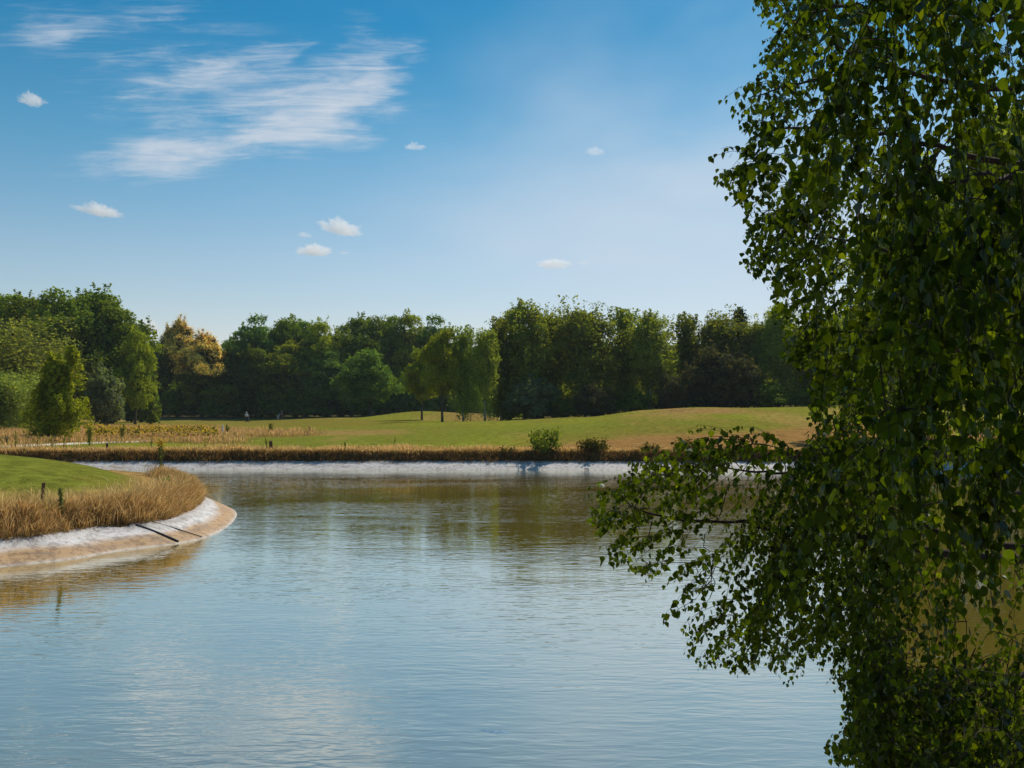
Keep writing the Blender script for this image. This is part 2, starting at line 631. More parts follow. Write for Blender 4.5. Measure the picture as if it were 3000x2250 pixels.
# ------------------------------------------------------------------ pond liner along the whole shore
Pn = SHORE
tn = np.roll(Pn, -1, 0) - np.roll(Pn, 1, 0)
tn /= np.linalg.norm(tn, axis=1)[:, None]
area = .5 * np.sum(Pn[:, 0] * np.roll(Pn[:, 1], -1) - np.roll(Pn[:, 0], -1) * Pn[:, 1])
nrm = np.stack([tn[:, 1], -tn[:, 0]], -1) * (1 if area > 0 else -1)
ds = np.array([-1.3, -.6, -.25, -.08, 0.0, .08, .2, .32, .44, .56, .68, .8, .92, 1.02, 1.12])
nS = len(Pn)
s_len = np.concatenate([[0], np.cumsum(np.linalg.norm(np.diff(Pn, axis=0), axis=1))])
LX = Pn[:, None, 0] + nrm[:, None, 0] * ds[None]
LY = Pn[:, None, 1] + nrm[:, None, 1] * ds[None]
zz = np.where(ds < 0, ds * .44, np.minimum(ds, 1.0) * .45)[None] + np.zeros((nS, 1))
SL = np.broadcast_to(s_len[:, None], zz.shape)
wr = (fbm(SL * 1.1, ds[None] * 3 + 0 * SL, 61, 4) - .5) * .05 + (vnoise(SL * 3.2, ds[None] * 1.2 + 0 * SL, 67) - .5) * .018
LZ = zz + wr * sstep(-.1, .3, ds)[None] + .008
LZ[:, -1] -= .10
LV = np.stack([LX, LY, LZ], -1).reshape(-1, 3)
k = len(ds)
i = np.arange(nS)[:, None]
j = np.arange(k - 1)[None]
LQ = np.stack(np.broadcast_arrays(i * k + j, ((i + 1) % nS) * k + j, ((i + 1) % nS) * k + j + 1, i * k + j + 1), -1).reshape(-1, 4)
if area < 0:
    LQ = LQ[:, ::-1]
# colour: pale sheet, ochre algae band up to an old water mark (strong on the peninsula), dark seam spots
pen_l = (sstep(-4, -7, LX) * sstep(10, 13, LY) * sstep(46, 40, LY))
edge = .50 + (fbm(SL * .7, ds[None] * 2 + 0 * SL, 71, 4) - .5) * .45
alg = sstep(edge + .10, edge - .12, ds[None]) * (.18 + .82 * pen_l)
alg *= .55 + .45 * sstep(.0, .10, ds[None])
fade = sstep(-45, -15, -np.abs(0 * LX))
lc = np.broadcast_to(np.array([.60, .575, .56]), LV.shape).reshape(nS, k, 3).copy()
lc = lc * (1 - alg[..., None]) + np.array([.42, .255, .115]) * alg[..., None]
dirt = sstep(.55, .72, fbm(SL * 2.1, ds[None] * 6 + 0 * SL, 83, 5)) * .6 * sstep(.05, .3, ds)[None]
lc = lc * (1 - dirt[..., None]) + np.array([.16, .13, .11]) * dirt[..., None]
top_shade = sstep(.5, .95, ds)[None, :, None] * .45  # grey toward the upper edge paints the shade below the grass
lc = lc * (1 - top_shade) + np.array([.34, .32, .30]) * top_shade
lip = sstep(.10, .02, ds)[None, :, None] * sstep(-.12, -.02, ds)[None, :, None] * .35
lc = lc * (1 - lip) + np.array([.5, .47, .42]) * lip
m, nt, out = new_mat('pond_liner_fabric')
b = NB(nt)
pos = b.pos()
col = b.attr()
f = b.noise(b.scale(pos, (1, 1, 2)), 5.0, 7, .75)
f2 = b.noise(pos, 38.0, 4, .7)
g2 = b.noise(pos, 1.1, 4, .6)
col = b.mix(b.ramp(f, .47, .60, 0, .85), col, b.mix(1.0, col, (.52, .48, .46, 1), 'MULTIPLY'))
col = b.mix(b.ramp(f2, .52, .66, 0, .6), col, b.mix(1.0, col, (.55, .5, .46, 1), 'MULTIPLY'))
p = b.n('ShaderNodeBsdfPrincipled')
b.put(p.inputs['Base Color'], col)
p.inputs['Roughness'].default_value = .75
bp = b.n('ShaderNodeBump')
bp.inputs['Strength'].default_value = .5
bp.inputs['Distance'].default_value = .02
b.put(bp.inputs['Height'], f)
nt.links.new(bp.outputs[0], p.inputs['Normal'])
nt.links.new(p.outputs[0], out.inputs[0])
M['liner'] = m
liner = link('pond_liner', mesh_arrays('pond_liner', LV, LQ, None, lc.reshape(-1, 3), [M['liner']], None, True))
tag(liner, 'pale grey pond liner sheet sloping into the water all round the shore', 'pond liner', kind='structure')


# ------------------------------------------------------------------ blades of grass
def blades(name, x, y, z, h, w, lean, laz, col_root, col_tip, mat, head=None):
    """one mesh of many grass stems; head: widen the upper third into a seed head"""
    n = len(x)
    az = RNG.uniform(0, 2 * math.pi, n)
    sx, sy = np.cos(az), np.sin(az)
    lx, ly = np.cos(laz) * lean, np.sin(laz) * lean
    fr = [0, .45, .75, 1.0]
    wd = [1.0, .8, .55, .05] if head is None else [.55, .45, head, .1]
    V = np.empty((n, 8, 3))
    cols = np.empty((n, 8, 3))
    for a, (f, ww) in enumerate(zip(fr, wd)):
        cx = x + lx * h * f ** 1.8
        cy = y + ly * h * f ** 1.8
        cz = z + h * f * np.sqrt(np.maximum(1 - (lean * .7 * f) ** 2, .05))
        cz = np.where(lean > 1.0, z + h * (f * .9 - .9 * f * f * (lean - .4)), cz)
        for s, e in ((0, -1), (1, 1)):
            V[:, a * 2 + s, 0] = cx + e * sx * w * ww / 2
            V[:, a * 2 + s, 1] = cy + e * sy * w * ww / 2
            V[:, a * 2 + s, 2] = cz
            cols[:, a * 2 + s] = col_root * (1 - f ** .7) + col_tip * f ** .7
    base = np.arange(n)[:, None] * 8
    Q = np.concatenate([base + np.array([[a, a + 1, a + 3, a + 2]]) for a in (0, 2, 4)])
    return mesh_arrays(name, V.reshape(-1, 3), Q, None, cols.reshape(-1, 3), [mat])


def palette(n, cols, wts):
    cols = np.array(cols)
    k = RNG.choice(len(cols), n, p=np.array(wts) / sum(wts))
    return cols[k] * RNG.uniform(.75, 1.25, (n, 1))


def patchy(cols, x, y):
    k = sstep(.5, .68, fbm(x / 1.7, y / 1.7, 141))[:, None] * .75
    c = cols * (1 - k) + np.array([.20, .23, .055]) * k
    g_ = sstep(.52, .7, fbm(x / 1.2 + 40, y / 1.2, 143))[:, None] * .7
    return c * (1 - g_) + np.array([.70, .58, .36]) * g_


def along_shore(n, i0, i1, d0, d1):
    """random points at land distance d0..d1 along a stretch of the shore"""
    t = RNG.uniform(i0, i1, n)
    i = t.astype(int) % nS
    d = RNG.uniform(d0, d1, n)
    x = Pn[i, 0] + nrm[i, 0] * d + RNG.normal(0, .12, n)
    y = Pn[i, 1] + nrm[i, 1] * d + RNG.normal(0, .12, n)
    return x, y, np.arctan2(-nrm[i, 1], -nrm[i, 0])


def nearest_shore_index(pt):
    return int(((Pn - np.array(pt)) ** 2).sum(1).argmin())


GOLD = [(.64, .50, .28), (.55, .39, .17), (.70, .56, .33), (.44, .30, .13), (.31, .30, .09)]
GRT = [(.33, .23, .08), (.22, .17, .045), (.19, .20, .04)]
DARKB = [(.25, .17, .075), (.17, .105, .045), (.36, .23, .09), (.15, .15, .04)]

# peninsula: tall straw grass between the mown green and the liner
n = 85000
px_ = RNG.uniform(-27, -8.0, n)
py_ = RNG.uniform(16, 44, n)
dd_ = shore_dist(px_, py_)
zz_ = height(px_, py_, dd_)
back_ = sstep(29.5, 32.5, py_ + (px_ + 8.2) * .12)
lim_ = 3.1 - 1.6 * back_ + .7 * sstep(-11.5, -9, px_) * (1 - back_) + (fbm(px_ / 1.8, py_ / 1.8, 91) - .5) * 2.0
dens = sstep(0, 1.2, lim_ - dd_) * (.45 + .9 * sstep(.4, .6, fbm(px_ / .9, py_ / .9, 93)))
ok = (dd_ > 1.0 + .4 * sstep(-12, -9.5, px_)) & (RNG.random(n) < dens) & (px_ > -.62 * py_ - 1)
x, y, z, dd_ = px_[ok], py_[ok], zz_[ok], dd_[ok]
n = len(x)
hh = RNG.uniform(.10, .46, n) * (.75 + .5 * fbm(x / 1.1, y / 1.1, 95)) * (.55 + .45 * sstep(5.5, 3.2, dd_)) * (1 + .1 * sstep(-13, -10, x))
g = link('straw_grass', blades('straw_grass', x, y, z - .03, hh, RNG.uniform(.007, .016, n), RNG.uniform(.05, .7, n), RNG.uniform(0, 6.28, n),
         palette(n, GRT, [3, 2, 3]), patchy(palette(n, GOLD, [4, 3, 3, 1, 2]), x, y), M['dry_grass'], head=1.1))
tag(g, 'straw coloured tall grass fringing the mown green on the peninsula', 'grass', kind='stuff')
# brown matted grass hanging over the liner edge of the peninsula
ia, ib = nearest_shore_index(W(-150, 1685)), nearest_shore_index(W(600, 1458))
n = 40000
x, y, laz = along_shore(n, min(ia, ib), max(ia, ib), .92, 1.9)
d_now = shore_dist(x, y)
ok = d_now > .8 + .15 * sstep(-12, -9.5, x)
x, y, laz, d_now = x[ok], y[ok], laz[ok], d_now[ok]
n = len(x)
z = height(x, y, d_now)
clump = .5 + fbm(x / .5, y / .5, 97)
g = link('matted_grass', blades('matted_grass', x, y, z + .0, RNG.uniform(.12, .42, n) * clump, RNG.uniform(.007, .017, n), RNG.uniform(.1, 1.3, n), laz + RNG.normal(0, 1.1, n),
         palette(n, DARKB, [3, 2, 2, 2]) * .7, palette(n, DARKB + GOLD[:3], [2, 1, 3, 1, 3, 3, 1]), M['dry_grass']))  # root colour darkened to paint the shadow low in the mat
tag(g, 'brown matted grass hanging over the liner edge of the peninsula', 'grass', kind='stuff')
# far bank: golden fringe along the crest with dark overhang below
ia, ib = nearest_shore_index((-30, 54.0)), nearest_shore_index((33, 51))
lo, hi = min(ia, ib), max(ia, ib)
n = 42000
x, y, laz = along_shore(n, lo, hi, 1.3, 3.6)
d_now = shore_dist(x, y)
z = height(x, y, d_now)
tall = .35 + 1.3 * fbm(x / 1.6, y / 1.6, 99)
ok = RNG.random(len(x)) < sstep(.25, .5, fbm(x / 2.3, y / 1.2, 102))
x, y, z, tall = x[ok], y[ok], z[ok], tall[ok]
n = len(x)
left = sstep(8, -8, x)
hh = RNG.uniform(.10, .38, n) * tall * (.42 + .58 * left)
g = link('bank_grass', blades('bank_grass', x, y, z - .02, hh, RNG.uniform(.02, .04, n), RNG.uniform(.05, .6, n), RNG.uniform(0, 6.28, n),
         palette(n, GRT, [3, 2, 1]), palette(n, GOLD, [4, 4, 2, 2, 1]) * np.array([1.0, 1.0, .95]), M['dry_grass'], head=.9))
tag(g, 'golden dry grass along the crest of the far bank', 'grass', kind='stuff')
n = 30000
x, y, laz = along_shore(n, lo, hi, .95, 1.6)
d_now = shore_dist(x, y)
z = height(x, y, d_now)
g = link('overhanging_grass', blades('overhanging_grass', x, y, z + .02, RNG.uniform(.10, .28, n) * (.3 + 1.4 * fbm(x / 1.4, y / .9, 101)), RNG.uniform(.025, .05, n),
         RNG.uniform(.4, 1.3, n), laz + RNG.normal(0, .6, n), palette(n, DARKB, [3, 3, 1, 2]) * .45, palette(n, DARKB, [3, 2, 2, 1]) * .7, M['dry_grass']))  # stems darkened, painting the shade on the bank face turned from the sun
tag(g, 'brown shaded grass overhanging the pale liner of the far bank', 'grass', kind='stuff')
# meadow on the left beyond the pond: rosy straw stems, greener foot
n = 90000
pxs = RNG.uniform(-120, 1000, n)
D = RNG.uniform(60, 128, n)
x, y = (pxs - 1500) / F * D, D
z = height(x, y, np.full(n, 9.0))
_, pyy, _ = project(np.stack([x, y, z], -1))
nn = fbm(x / 5, y / 5, 111)
strip = sstep(1252, 1258, pyy) * sstep(1304, 1296, pyy + (nn - .5) * 14) * sstep(760, 560, pxs + (nn - .5) * 200)
strip = np.maximum(strip, sstep(1262, 1266, pyy) * sstep(1284, 1279, pyy + (nn - .5) * 10 + (pxs - 600) * .01) * sstep(980, 820, pxs))
strip = np.maximum(strip, sstep(1306, 1312, pyy) * sstep(330, 60, pxs) * .6)
strip *= 1 - .97 * sstep(-6, -2, -np.abs(y - 64.5 - (pxs - 60) * .022) * 3) * sstep(540, 470, pxs)
ok = RNG.random(n) < strip
x, y, z, pxs = x[ok], y[ok], z[ok], pxs[ok]
n = len(x)
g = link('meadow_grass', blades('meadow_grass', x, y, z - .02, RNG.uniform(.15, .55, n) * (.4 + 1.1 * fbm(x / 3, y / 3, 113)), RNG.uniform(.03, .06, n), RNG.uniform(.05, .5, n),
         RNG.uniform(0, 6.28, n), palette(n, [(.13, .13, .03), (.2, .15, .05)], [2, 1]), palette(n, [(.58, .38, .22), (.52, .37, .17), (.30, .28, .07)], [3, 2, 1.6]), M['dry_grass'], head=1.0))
tag(g, 'rosy straw coloured meadow grass beyond the pond on the left', 'grass', kind='stuff')

# sandy path through the meadow
pp = np.array([((px - 1500) / F * D, D) for px, D in ((-260, 57.5), (-60, 60), (60, 63.5), (150, 65.5), (220, 67), (300, 68.5), (400, 70), (490, 72.5))])
t = np.linspace(0, len(pp) - 1, 60)
pc = np.stack([np.interp(t, np.arange(len(pp)), pp[:, q]) for q in (0, 1)], -1)
pt_ = np.gradient(pc, axis=0)
pt_ /= np.linalg.norm(pt_, axis=1)[:, None]
pn_ = np.stack([-pt_[:, 1], pt_[:, 0]], -1)
wd = 1.5 * np.linspace(1.1, .55, 60) * RNG.uniform(.9, 1.1, 60)
rows = [pc + pn_ * (wd * s)[:, None] for s in (-1, -.5, 0, .5, 1)]
PV = np.stack(rows, 1).reshape(-1, 2)
pz = height(PV[:, 0], PV[:, 1]) + np.tile([-.03, .05, .06, .05, -.03], 60)
i = np.arange(59)[:, None] * 5
j = np.arange(4)[None]
PQ = np.stack([i + j, i + j + 1, i + 5 + j + 1, i + 5 + j], -1).reshape(-1, 4)
M['sand'] = plain_mat('pale_sand', tuple(SAND), .95, 3.0, .2, bump=.3)
pth = link('path', mesh_arrays('path', np.column_stack([PV, pz]), PQ, None, None, [M['sand']], None, True))
tag(pth, kind='structure')


# ------------------------------------------------------------------ leaf clouds
def leaf_quads(P, N, size, aspect=1.0, jitter=.8, col=None):
    """diamond leaf clumps at P facing roughly N"""
    n = len(P)
    N = N + RNG.normal(0, jitter, (n, 3))
    N /= np.linalg.norm(N, axis=1)[:, None] + 1e-9
    r = RNG.normal(0, 1, (n, 3))
    a = np.cross(N, r)
    a /= np.linalg.norm(a, axis=1)[:, None] + 1e-9
    bb = np.cross(N, a)
    s = np.asarray(size)[:, None] * .5
    k = RNG.uniform(.55, 1.0, (n, 1))
    bend = N * s * RNG.uniform(-.3, .3, (n, 1))
    V = np.stack([P + a * s * aspect, P + bb * s * k + bend, P - a * s * aspect, P - bb * s * k + bend], 1)
    Q = np.arange(4 * n).reshape(n, 4)
    cols = np.repeat(col, 4, axis=0)
    return V.reshape(-1, 3), Q, cols


def leaf_colours(n, base, spread=.3, yellow=.15):
    base = np.array(base)
    c = base[None] * RNG.uniform(1 - spread, 1 + spread, (n, 1))
    y = RNG.random((n, 1)) < yellow
    return np.where(y, c * np.array([1.45, 1.2, .9]), c)


def limb_paths(H, R, n, base, seed):
    r = np.random.default_rng(seed)
    out = []
    for q in range(n):
        z0 = H * r.uniform(base, .75)
        az = q * 2.4 + r.uniform(-.4, .4)
        L = R * r.uniform(.5, .85)
        e = r.uniform(.4, 1.0)
        pts = []
        for s in np.linspace(0, 1, 5):
            pts.append((math.cos(az) * L * s, math.sin(az) * L * s, z0 + L * e * s * (1.1 - .3 * s)))
        out.append(pts)
    return out


def trunk_mesh(name, H, r0, mat, limbs, seed, stems=1, top=.85):
    r = np.random.default_rng(seed)
    a = Acc()
    for s in range(stems):
        off = np.array([0, 0]) if stems == 1 else np.array([math.cos(s * 3.1 + seed), math.sin(s * 3.1 + seed)]) * r0 * 1.3
        ks = np.linspace(0, 1, 9)
        wob = np.cumsum(r.normal(0, .012 * H, (9, 2)), 0) * ks[:, None]
        path = np.column_stack([off[0] * (1 + ks * 2.2) + wob[:, 0], off[1] * (1 + ks * 2.2) + wob[:, 1], -.3 + ks * H * top])
        radii = r0 * np.array([1.35, 1.0, .9, .8, .68, .55, .42, .28, .12])
        a.tube(path, radii, 8)
    for lp in limbs:
        a.tube(lp, np.linspace(r0 * .42, r0 * .08, len(lp)), 5)
    return a.mesh(name, [mat], True)


def crown_broadleaf(H, R, base, n, leaf, colour, seed, lobes=46, squash=1.0, sprigs=70, yellow=.12, lr0=.19, lr1=.34):
    """domed crown of overlapping leafy lobes"""
    global RNG
    keep, RNG = RNG, np.random.default_rng(seed)
    zc = H * (base + 1) / 2
    hz = H * (1 - base) / 2
    LC = []
    while len(LC) < lobes:
        v = RNG.normal(0, 1, 3)
        v /= np.linalg.norm(v)
        if v[2] < -.75:
            continue
        prof = 1.0 - .25 * max(0, v[2]) ** 2
        k = RNG.uniform(.58, .9)
        lr = R * RNG.uniform(lr0, lr1)
        LC.append((v[0] * R * k * prof, v[1] * R * k * prof, zc + v[2] * (hz * RNG.uniform(.72, .98) - lr * .5), lr))
    LC = np.array(LC)
    per = np.maximum((LC[:, 3] ** 2) / (LC[:, 3] ** 2).sum() * n, 8).astype(int)
    P, N, S = [], [], []
    for (cx, cy, cz, lr), m_ in zip(LC, per):
        v = RNG.normal(0, 1, (m_, 3))
        v /= np.linalg.norm(v, axis=1)[:, None]
        v[:, 2] = np.where(v[:, 2] < -.35, -v[:, 2], v[:, 2])
        rad_ = lr * RNG.uniform(.62, 1.0, (m_, 1)) * (1 + .22 * np.sin(v[:, :1] * 7 + cx * 5) * np.cos(v[:, 1:2] * 6 + cz * 3))
        st = RNG.random((m_, 1)) < .05
        rad_ = np.where(st, rad_ * RNG.uniform(1.05, 1.3, (m_, 1)), rad_)
        P.append(np.array([cx, cy, cz]) + v * rad_ * np.array([1, 1, .85 * squash]))
        N.append(v * .7 + np.array([0, 0, .45]))
    # upright sprigs that roughen the outline
    for q in range(sprigs):
        cx, cy, cz, lr = LC[RNG.integers(0, len(LC))]
        v = RNG.normal(0, 1, 3) + np.array([0, 0, .9])
        v /= np.linalg.norm(v)
        m_ = 26
        t = RNG.random(m_)
        L = leaf * RNG.uniform(1.6, 3.6)
        ax = v * .6 + np.array([0, 0, .6])
        w = leaf * 1.25 * (1 - t[:, None] * .6)
        P.append(np.array([cx, cy, cz]) + v * lr * .85 + ax * (t * L)[:, None] + RNG.normal(0, .5, (m_, 3)) * w)
        N.append(np.tile(v, (m_, 1)))
    P, N = np.concatenate(P), np.concatenate(N)
    S = leaf * RNG.uniform(.6, 1.35, len(P))
    col = leaf_colours(len(P), colour, .3, yellow)
    # big inner sprays added to block light through the crown
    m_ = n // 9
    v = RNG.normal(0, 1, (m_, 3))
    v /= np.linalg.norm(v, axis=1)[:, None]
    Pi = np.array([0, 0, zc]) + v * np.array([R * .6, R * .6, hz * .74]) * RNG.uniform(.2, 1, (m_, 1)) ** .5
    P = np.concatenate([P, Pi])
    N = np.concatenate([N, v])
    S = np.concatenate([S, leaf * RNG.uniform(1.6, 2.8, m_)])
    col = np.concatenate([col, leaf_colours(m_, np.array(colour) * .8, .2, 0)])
    ok = P[:, 2] > .05
    res = leaf_quads(P[ok], N[ok], S[ok], 1.0, .5, col[ok])
    RNG = keep
    return res


def crown_weeping(H, R, base, n, leaf, colour, seed, boughs=70, hang=.16, tip=.5, yellow=.15, peaks=((0, 0, 1.0),), conic=False):
    """loose crown: boughs rise and arch over, strings of leaves hang from them"""
    global RNG
    keep, RNG = RNG, np.random.default_rng(seed)
    P = []
    per = n // boughs
    for q in range(boughs):
        pk = peaks[q % len(peaks)]
        t = base + (1 - base) * RNG.random() ** (.62 if conic else .8)
        tt = (t - base) / (1 - base)
        prof = math.sqrt(max(0, 1 - ((tt - .55) / .62) ** 2)) if tt > .55 else .75 + .25 * tt / .55
        if conic:
            prof = (1.02 - tt) ** .75
        L = R * max(prof, .12 if conic else .3) * RNG.uniform(.55, 1.08) * (1 if t < .9 else .6 + .8 * tip)
        az = RNG.uniform(0, 6.283)
        z0 = H * pk[2] * t * .94
        rise = L * RNG.uniform(.15, .8)
        s = RNG.random(per) ** .7
        strand = (s * 9).astype(int)
        sw = RNG.normal(0, .09 * R * (max(L / R, .15) if conic else 1), (10, 2))
        cx = pk[0] * R + math.cos(az) * L * (strand + .5) / 9 + sw[strand, 0]
        cy = pk[1] * R + math.sin(az) * L * (strand + .5) / 9 + sw[strand, 1]
        ss = (strand + .5) / 9
        cz = z0 + rise * (1.6 * ss - 1.25 * ss ** 2)
        hl = H * hang * RNG.uniform(.4, 1.2, 10)[strand]
        drop = RNG.random(per) ** 1.1 * hl
        wig = RNG.normal(0, .035 * R, (per, 2)) * (1 + .5 * drop[:, None])
        P.append(np.column_stack([cx + wig[:, 0], cy + wig[:, 1], np.minimum(cz - drop, H * pk[2])]))
    P = np.concatenate(P)
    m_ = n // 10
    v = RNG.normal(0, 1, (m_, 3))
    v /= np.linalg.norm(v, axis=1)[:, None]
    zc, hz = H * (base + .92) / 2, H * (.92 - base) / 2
    Pi = np.array([0, 0, zc]) + v * np.array([R * .45, R * .45, hz * .8]) * RNG.uniform(.2, 1, (m_, 1)) ** .5  # inner sprays, added to stop light passing through
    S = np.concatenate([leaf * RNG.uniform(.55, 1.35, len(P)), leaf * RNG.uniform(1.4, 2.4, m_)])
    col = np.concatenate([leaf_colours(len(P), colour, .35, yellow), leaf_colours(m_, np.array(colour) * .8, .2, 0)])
    P = np.concatenate([P, Pi])
    ok = P[:, 2] > .1
    P, S, col = P[ok], S[ok], col[ok]
    N = np.column_stack([P[:, 0], P[:, 1], np.zeros(len(P))])
    N /= np.linalg.norm(N, axis=1)[:, None] + 1e-6
    res = leaf_quads(P, N, S, 1.15, .9, col)
    RNG = keep
    return res


G_OAK = (0.102, 0.150, 0.026)
G_DARK = (0.072, 0.118, 0.029)
G_LIT = (0.156, 0.198, 0.026)
G_BIR = (0.156, 0.186, 0.040)
G_GREY = (0.110, 0.130, 0.083)
G_HOLM = (0.102, 0.108, 0.066)
CR = {}


def both(a1, a2):
    return np.concatenate([a1[0], a2[0]]), np.concatenate([a1[1], a2[1] + len(a1[0])]), np.concatenate([a1[2], a2[2]])


CR['oak_a'] = dict(H=20, R=7.6, arr=crown_broadleaf(20, 7.6, .06, 17000, .40, G_OAK, 11, 54), trunk=(.42, 'bark', 6))
CR['oak_b'] = dict(H=20, R=7.0, arr=crown_broadleaf(20, 7.0, .04, 17000, .40, G_OAK, 12, 48), trunk=(.4, 'bark', 5))
CR['oak_c'] = dict(H=20, R=6.0, arr=crown_broadleaf(20, 6.0, .05, 15000, .38, G_DARK, 13, 50), trunk=(.38, 'bark', 5))
CR['oak_d'] = dict(H=20, R=6.2, arr=crown_broadleaf(20, 6.2, .02, 15000, .38, G_LIT, 14, 50, yellow=.25), trunk=(.38, 'bark', 5))
CR['solo_a'] = dict(H=12, R=4.3, arr=crown_broadleaf(12, 4.3, .13, 14000, .27, G_LIT, 15, 46, yellow=.2), trunk=(.21, 'bark', 6))
CR['solo_b'] = dict(H=12, R=5.2, arr=crown_broadleaf(12, 5.2, .04, 14000, .30, G_DARK, 16, 46, yellow=.2), trunk=(.22, 'bark', 6))
CR['birch_a'] = dict(H=16, R=4.4, arr=both(crown_broadleaf(16, 4.2, .12, 9000, .26, G_BIR, 121, 34, lr0=.2, lr1=.36), crown_weeping(16, 4.4, .12, 9500, .25, G_BIR, 21, 70)), trunk=(.17, 'birch_bark', 4))
CR['birch_b'] = dict(H=16, R=3.4, arr=both(crown_broadleaf(16, 3.3, .14, 7000, .26, G_BIR, 122, 28, lr0=.22, lr1=.4), crown_weeping(16, 3.4, .14, 8500, .25, G_BIR, 22, 64, .2, peaks=((0, 0, 1), (.35, .1, .86)))), trunk=(.16, 'birch_bark', 4))
CR['birch_c'] = dict(H=16, R=4.4, arr=both(crown_broadleaf(15, 4.2, .08, 9000, .26, (.12, .15, .033), 123, 36, lr0=.2, lr1=.34), crown_weeping(16, 4.4, .10, 9500, .25, (.12, .15, .033), 23, 70, .22, peaks=((0, 0, 1), (-.4, .1, .9), (.35, -.2, .8)))), trunk=(.16, 'birch_bark', 4))
CR['birch_d'] = dict(H=16, R=2.7, arr=crown_weeping(16, 2.7, .15, 10000, .26, (.12, .155, .033), 24, 60, .2), trunk=(.13, 'birch_bark', 3))
CR['willow'] = dict(H=14, R=4.6, arr=crown_weeping(14, 4.6, .05, 24000, .21, (.14, .17, .06), 25, 110, .26, .8, peaks=((0, 0, 1), (-.4, .2, .92), (.45, -.2, .85))), trunk=(.3, 'bark', 4))
CR['young'] = dict(H=8, R=2.3, arr=crown_weeping(8, 2.3, .02, 19000, .155, (.15, .175, .02), 26, 110, .17, .55, conic=True, peaks=((-.14, 0, .91), (.46, 0, 1.0), (.15, .1, .78), (-.32, -.2, .62), (.25, -.25, .55), (0, -.3, .4))), trunk=(.1, 'birch_bark', 3))
CR['shrub'] = dict(H=6, R=3.0, arr=crown_broadleaf(6, 3.0, -.12, 9000, .26, tuple(.9 * v for v in G_GREY), 31, 46, yellow=0), trunk=(.14, 'bark', 4))
CR['holm'] = dict(H=8, R=4.4, arr=crown_broadleaf(8, 4.4, -.2, 11000, .30, tuple(.62 * v for v in G_HOLM), 32, 46, yellow=.18), trunk=(.2, 'bark', 4))
CR['under'] = dict(H=6, R=3.2, arr=crown_broadleaf(6, 3.2, -.15, 6000, .32, G_OAK, 33, 40, yellow=.2), trunk=(.12, 'bark', 3))
CR['chest'] = dict(H=18, R=5.4, arr=crown_broadleaf(18, 5.4, .04, 14000, .38, (.085, .12, .02), 34, 60, yellow=.1), trunk=(.4, 'bark', 5))

# pine with whorled tiers


def crown_pine(H, R, n, seed):
    global RNG
    keep, RNG = RNG, np.random.default_rng(seed)
    P = []
    for q in range(60):
        t = .35 + .65 * RNG.random()
        L = R * (1.05 - t) / .7 * RNG.uniform(.7, 1.1) + .35
        az = RNG.uniform(0, 6.28)
        s = RNG.random(n // 60) ** .6
        w = RNG.normal(0, .22, (len(s), 3)) * (.5 + s[:, None])
        P.append(np.column_stack([math.cos(az) * L * s, math.sin(az) * L * s, H * t * .97 + L * .25 * s ** 2]) + w)
    P = np.concatenate(P)
    res = leaf_quads(P, np.tile([0, 0, 1.0], (len(P), 1)), .3 * RNG.uniform(.5, 1.3, len(P)), 1.6, .8, leaf_colours(len(P), (.03, .055, .03), .3, 0))
    RNG = keep
    return res


CR['pine'] = dict(H=16, R=3.0, arr=crown_pine(16, 3.0, 6000, 41), trunk=(.2, 'bark', 4))

for kname, c in CR.items():
    V, Q, cols = c['arr']
    weep = kname[:5] in ('birch', 'willo', 'young')
    c['crown'] = mesh_arrays(kname + '_crown', V, Q, None, cols, [M['leaf_birch_far' if weep else 'leaf_far']])
    r0, bark, nl = c['trunk']
    ttop = .55 if kname == 'young' else .85
    stems = 2 if kname in ('birch_b', 'young') else (3 if kname in ('shrub', 'holm', 'under') else 1)
    c['trunk_mesh'] = trunk_mesh(kname + '_trunk', c['H'], r0, M[bark], limb_paths(c['H'], c['R'], nl, .28, len(kname)), len(kname) + 3, stems, ttop)

# chestnut blossom: cream catkins on the sunny outside of the crown
keep, RNG = RNG, np.random.default_rng(77)
V, Q, cols = CR['chest']['arr']
ctr = V.reshape(-1, 4, 3).mean(1)
rr_ = np.hypot(ctr[:, 0], ctr[:, 1]) / 5.4
outer = (ctr[:, 2] > 9.0) & ((rr_ > .45) | (ctr[:, 2] > 14)) & (RNG.random(len(ctr)) < .68)
P = ctr[outer]
P = np.concatenate([P + RNG.normal(0, .22, P.shape) + np.array([0, 0, .12]) for _ in range(3)])
P += (P - np.array([0, 0, 10])) * .03
bl = leaf_quads(P, P - np.array([0, 0, 9]), RNG.uniform(.16, .38, len(P)), 1.5, .8, leaf_colours(len(P), (.80, .64, .14), .22, .2))
CR['chest']['blossom'] = mesh_arrays('chestnut_blossom', bl[0], bl[1], None, bl[2], [M['blossom']])
RNG = keep


def tree(name, kind, px, top, width, D, label, cat, group=None, base=None, rz=None):
    """stands on the ground at column px, distance D; reaches photo row `top`, is `width` px wide"""
    c = CR[kind]
    x = (px - 1500) / F * D
    zb = ground_z(x, D) if base is None else base
    zt = at(px, top, D)[2]
    h = zt - zb
    w = width / F * D
    o = empty(name, (x, D, zb - .05), random.uniform(0, 6.28) if rz is None else rz, (w / (2 * c['R']), w / (2 * c['R']), h / c['H']))
    link('trunk', c['trunk_mesh'], o)
    link('crown', c['crown'], o)
    if 'blossom' in c:
        link('blossom', c['blossom'], o)
    tag(o, label, cat, group)
    return o


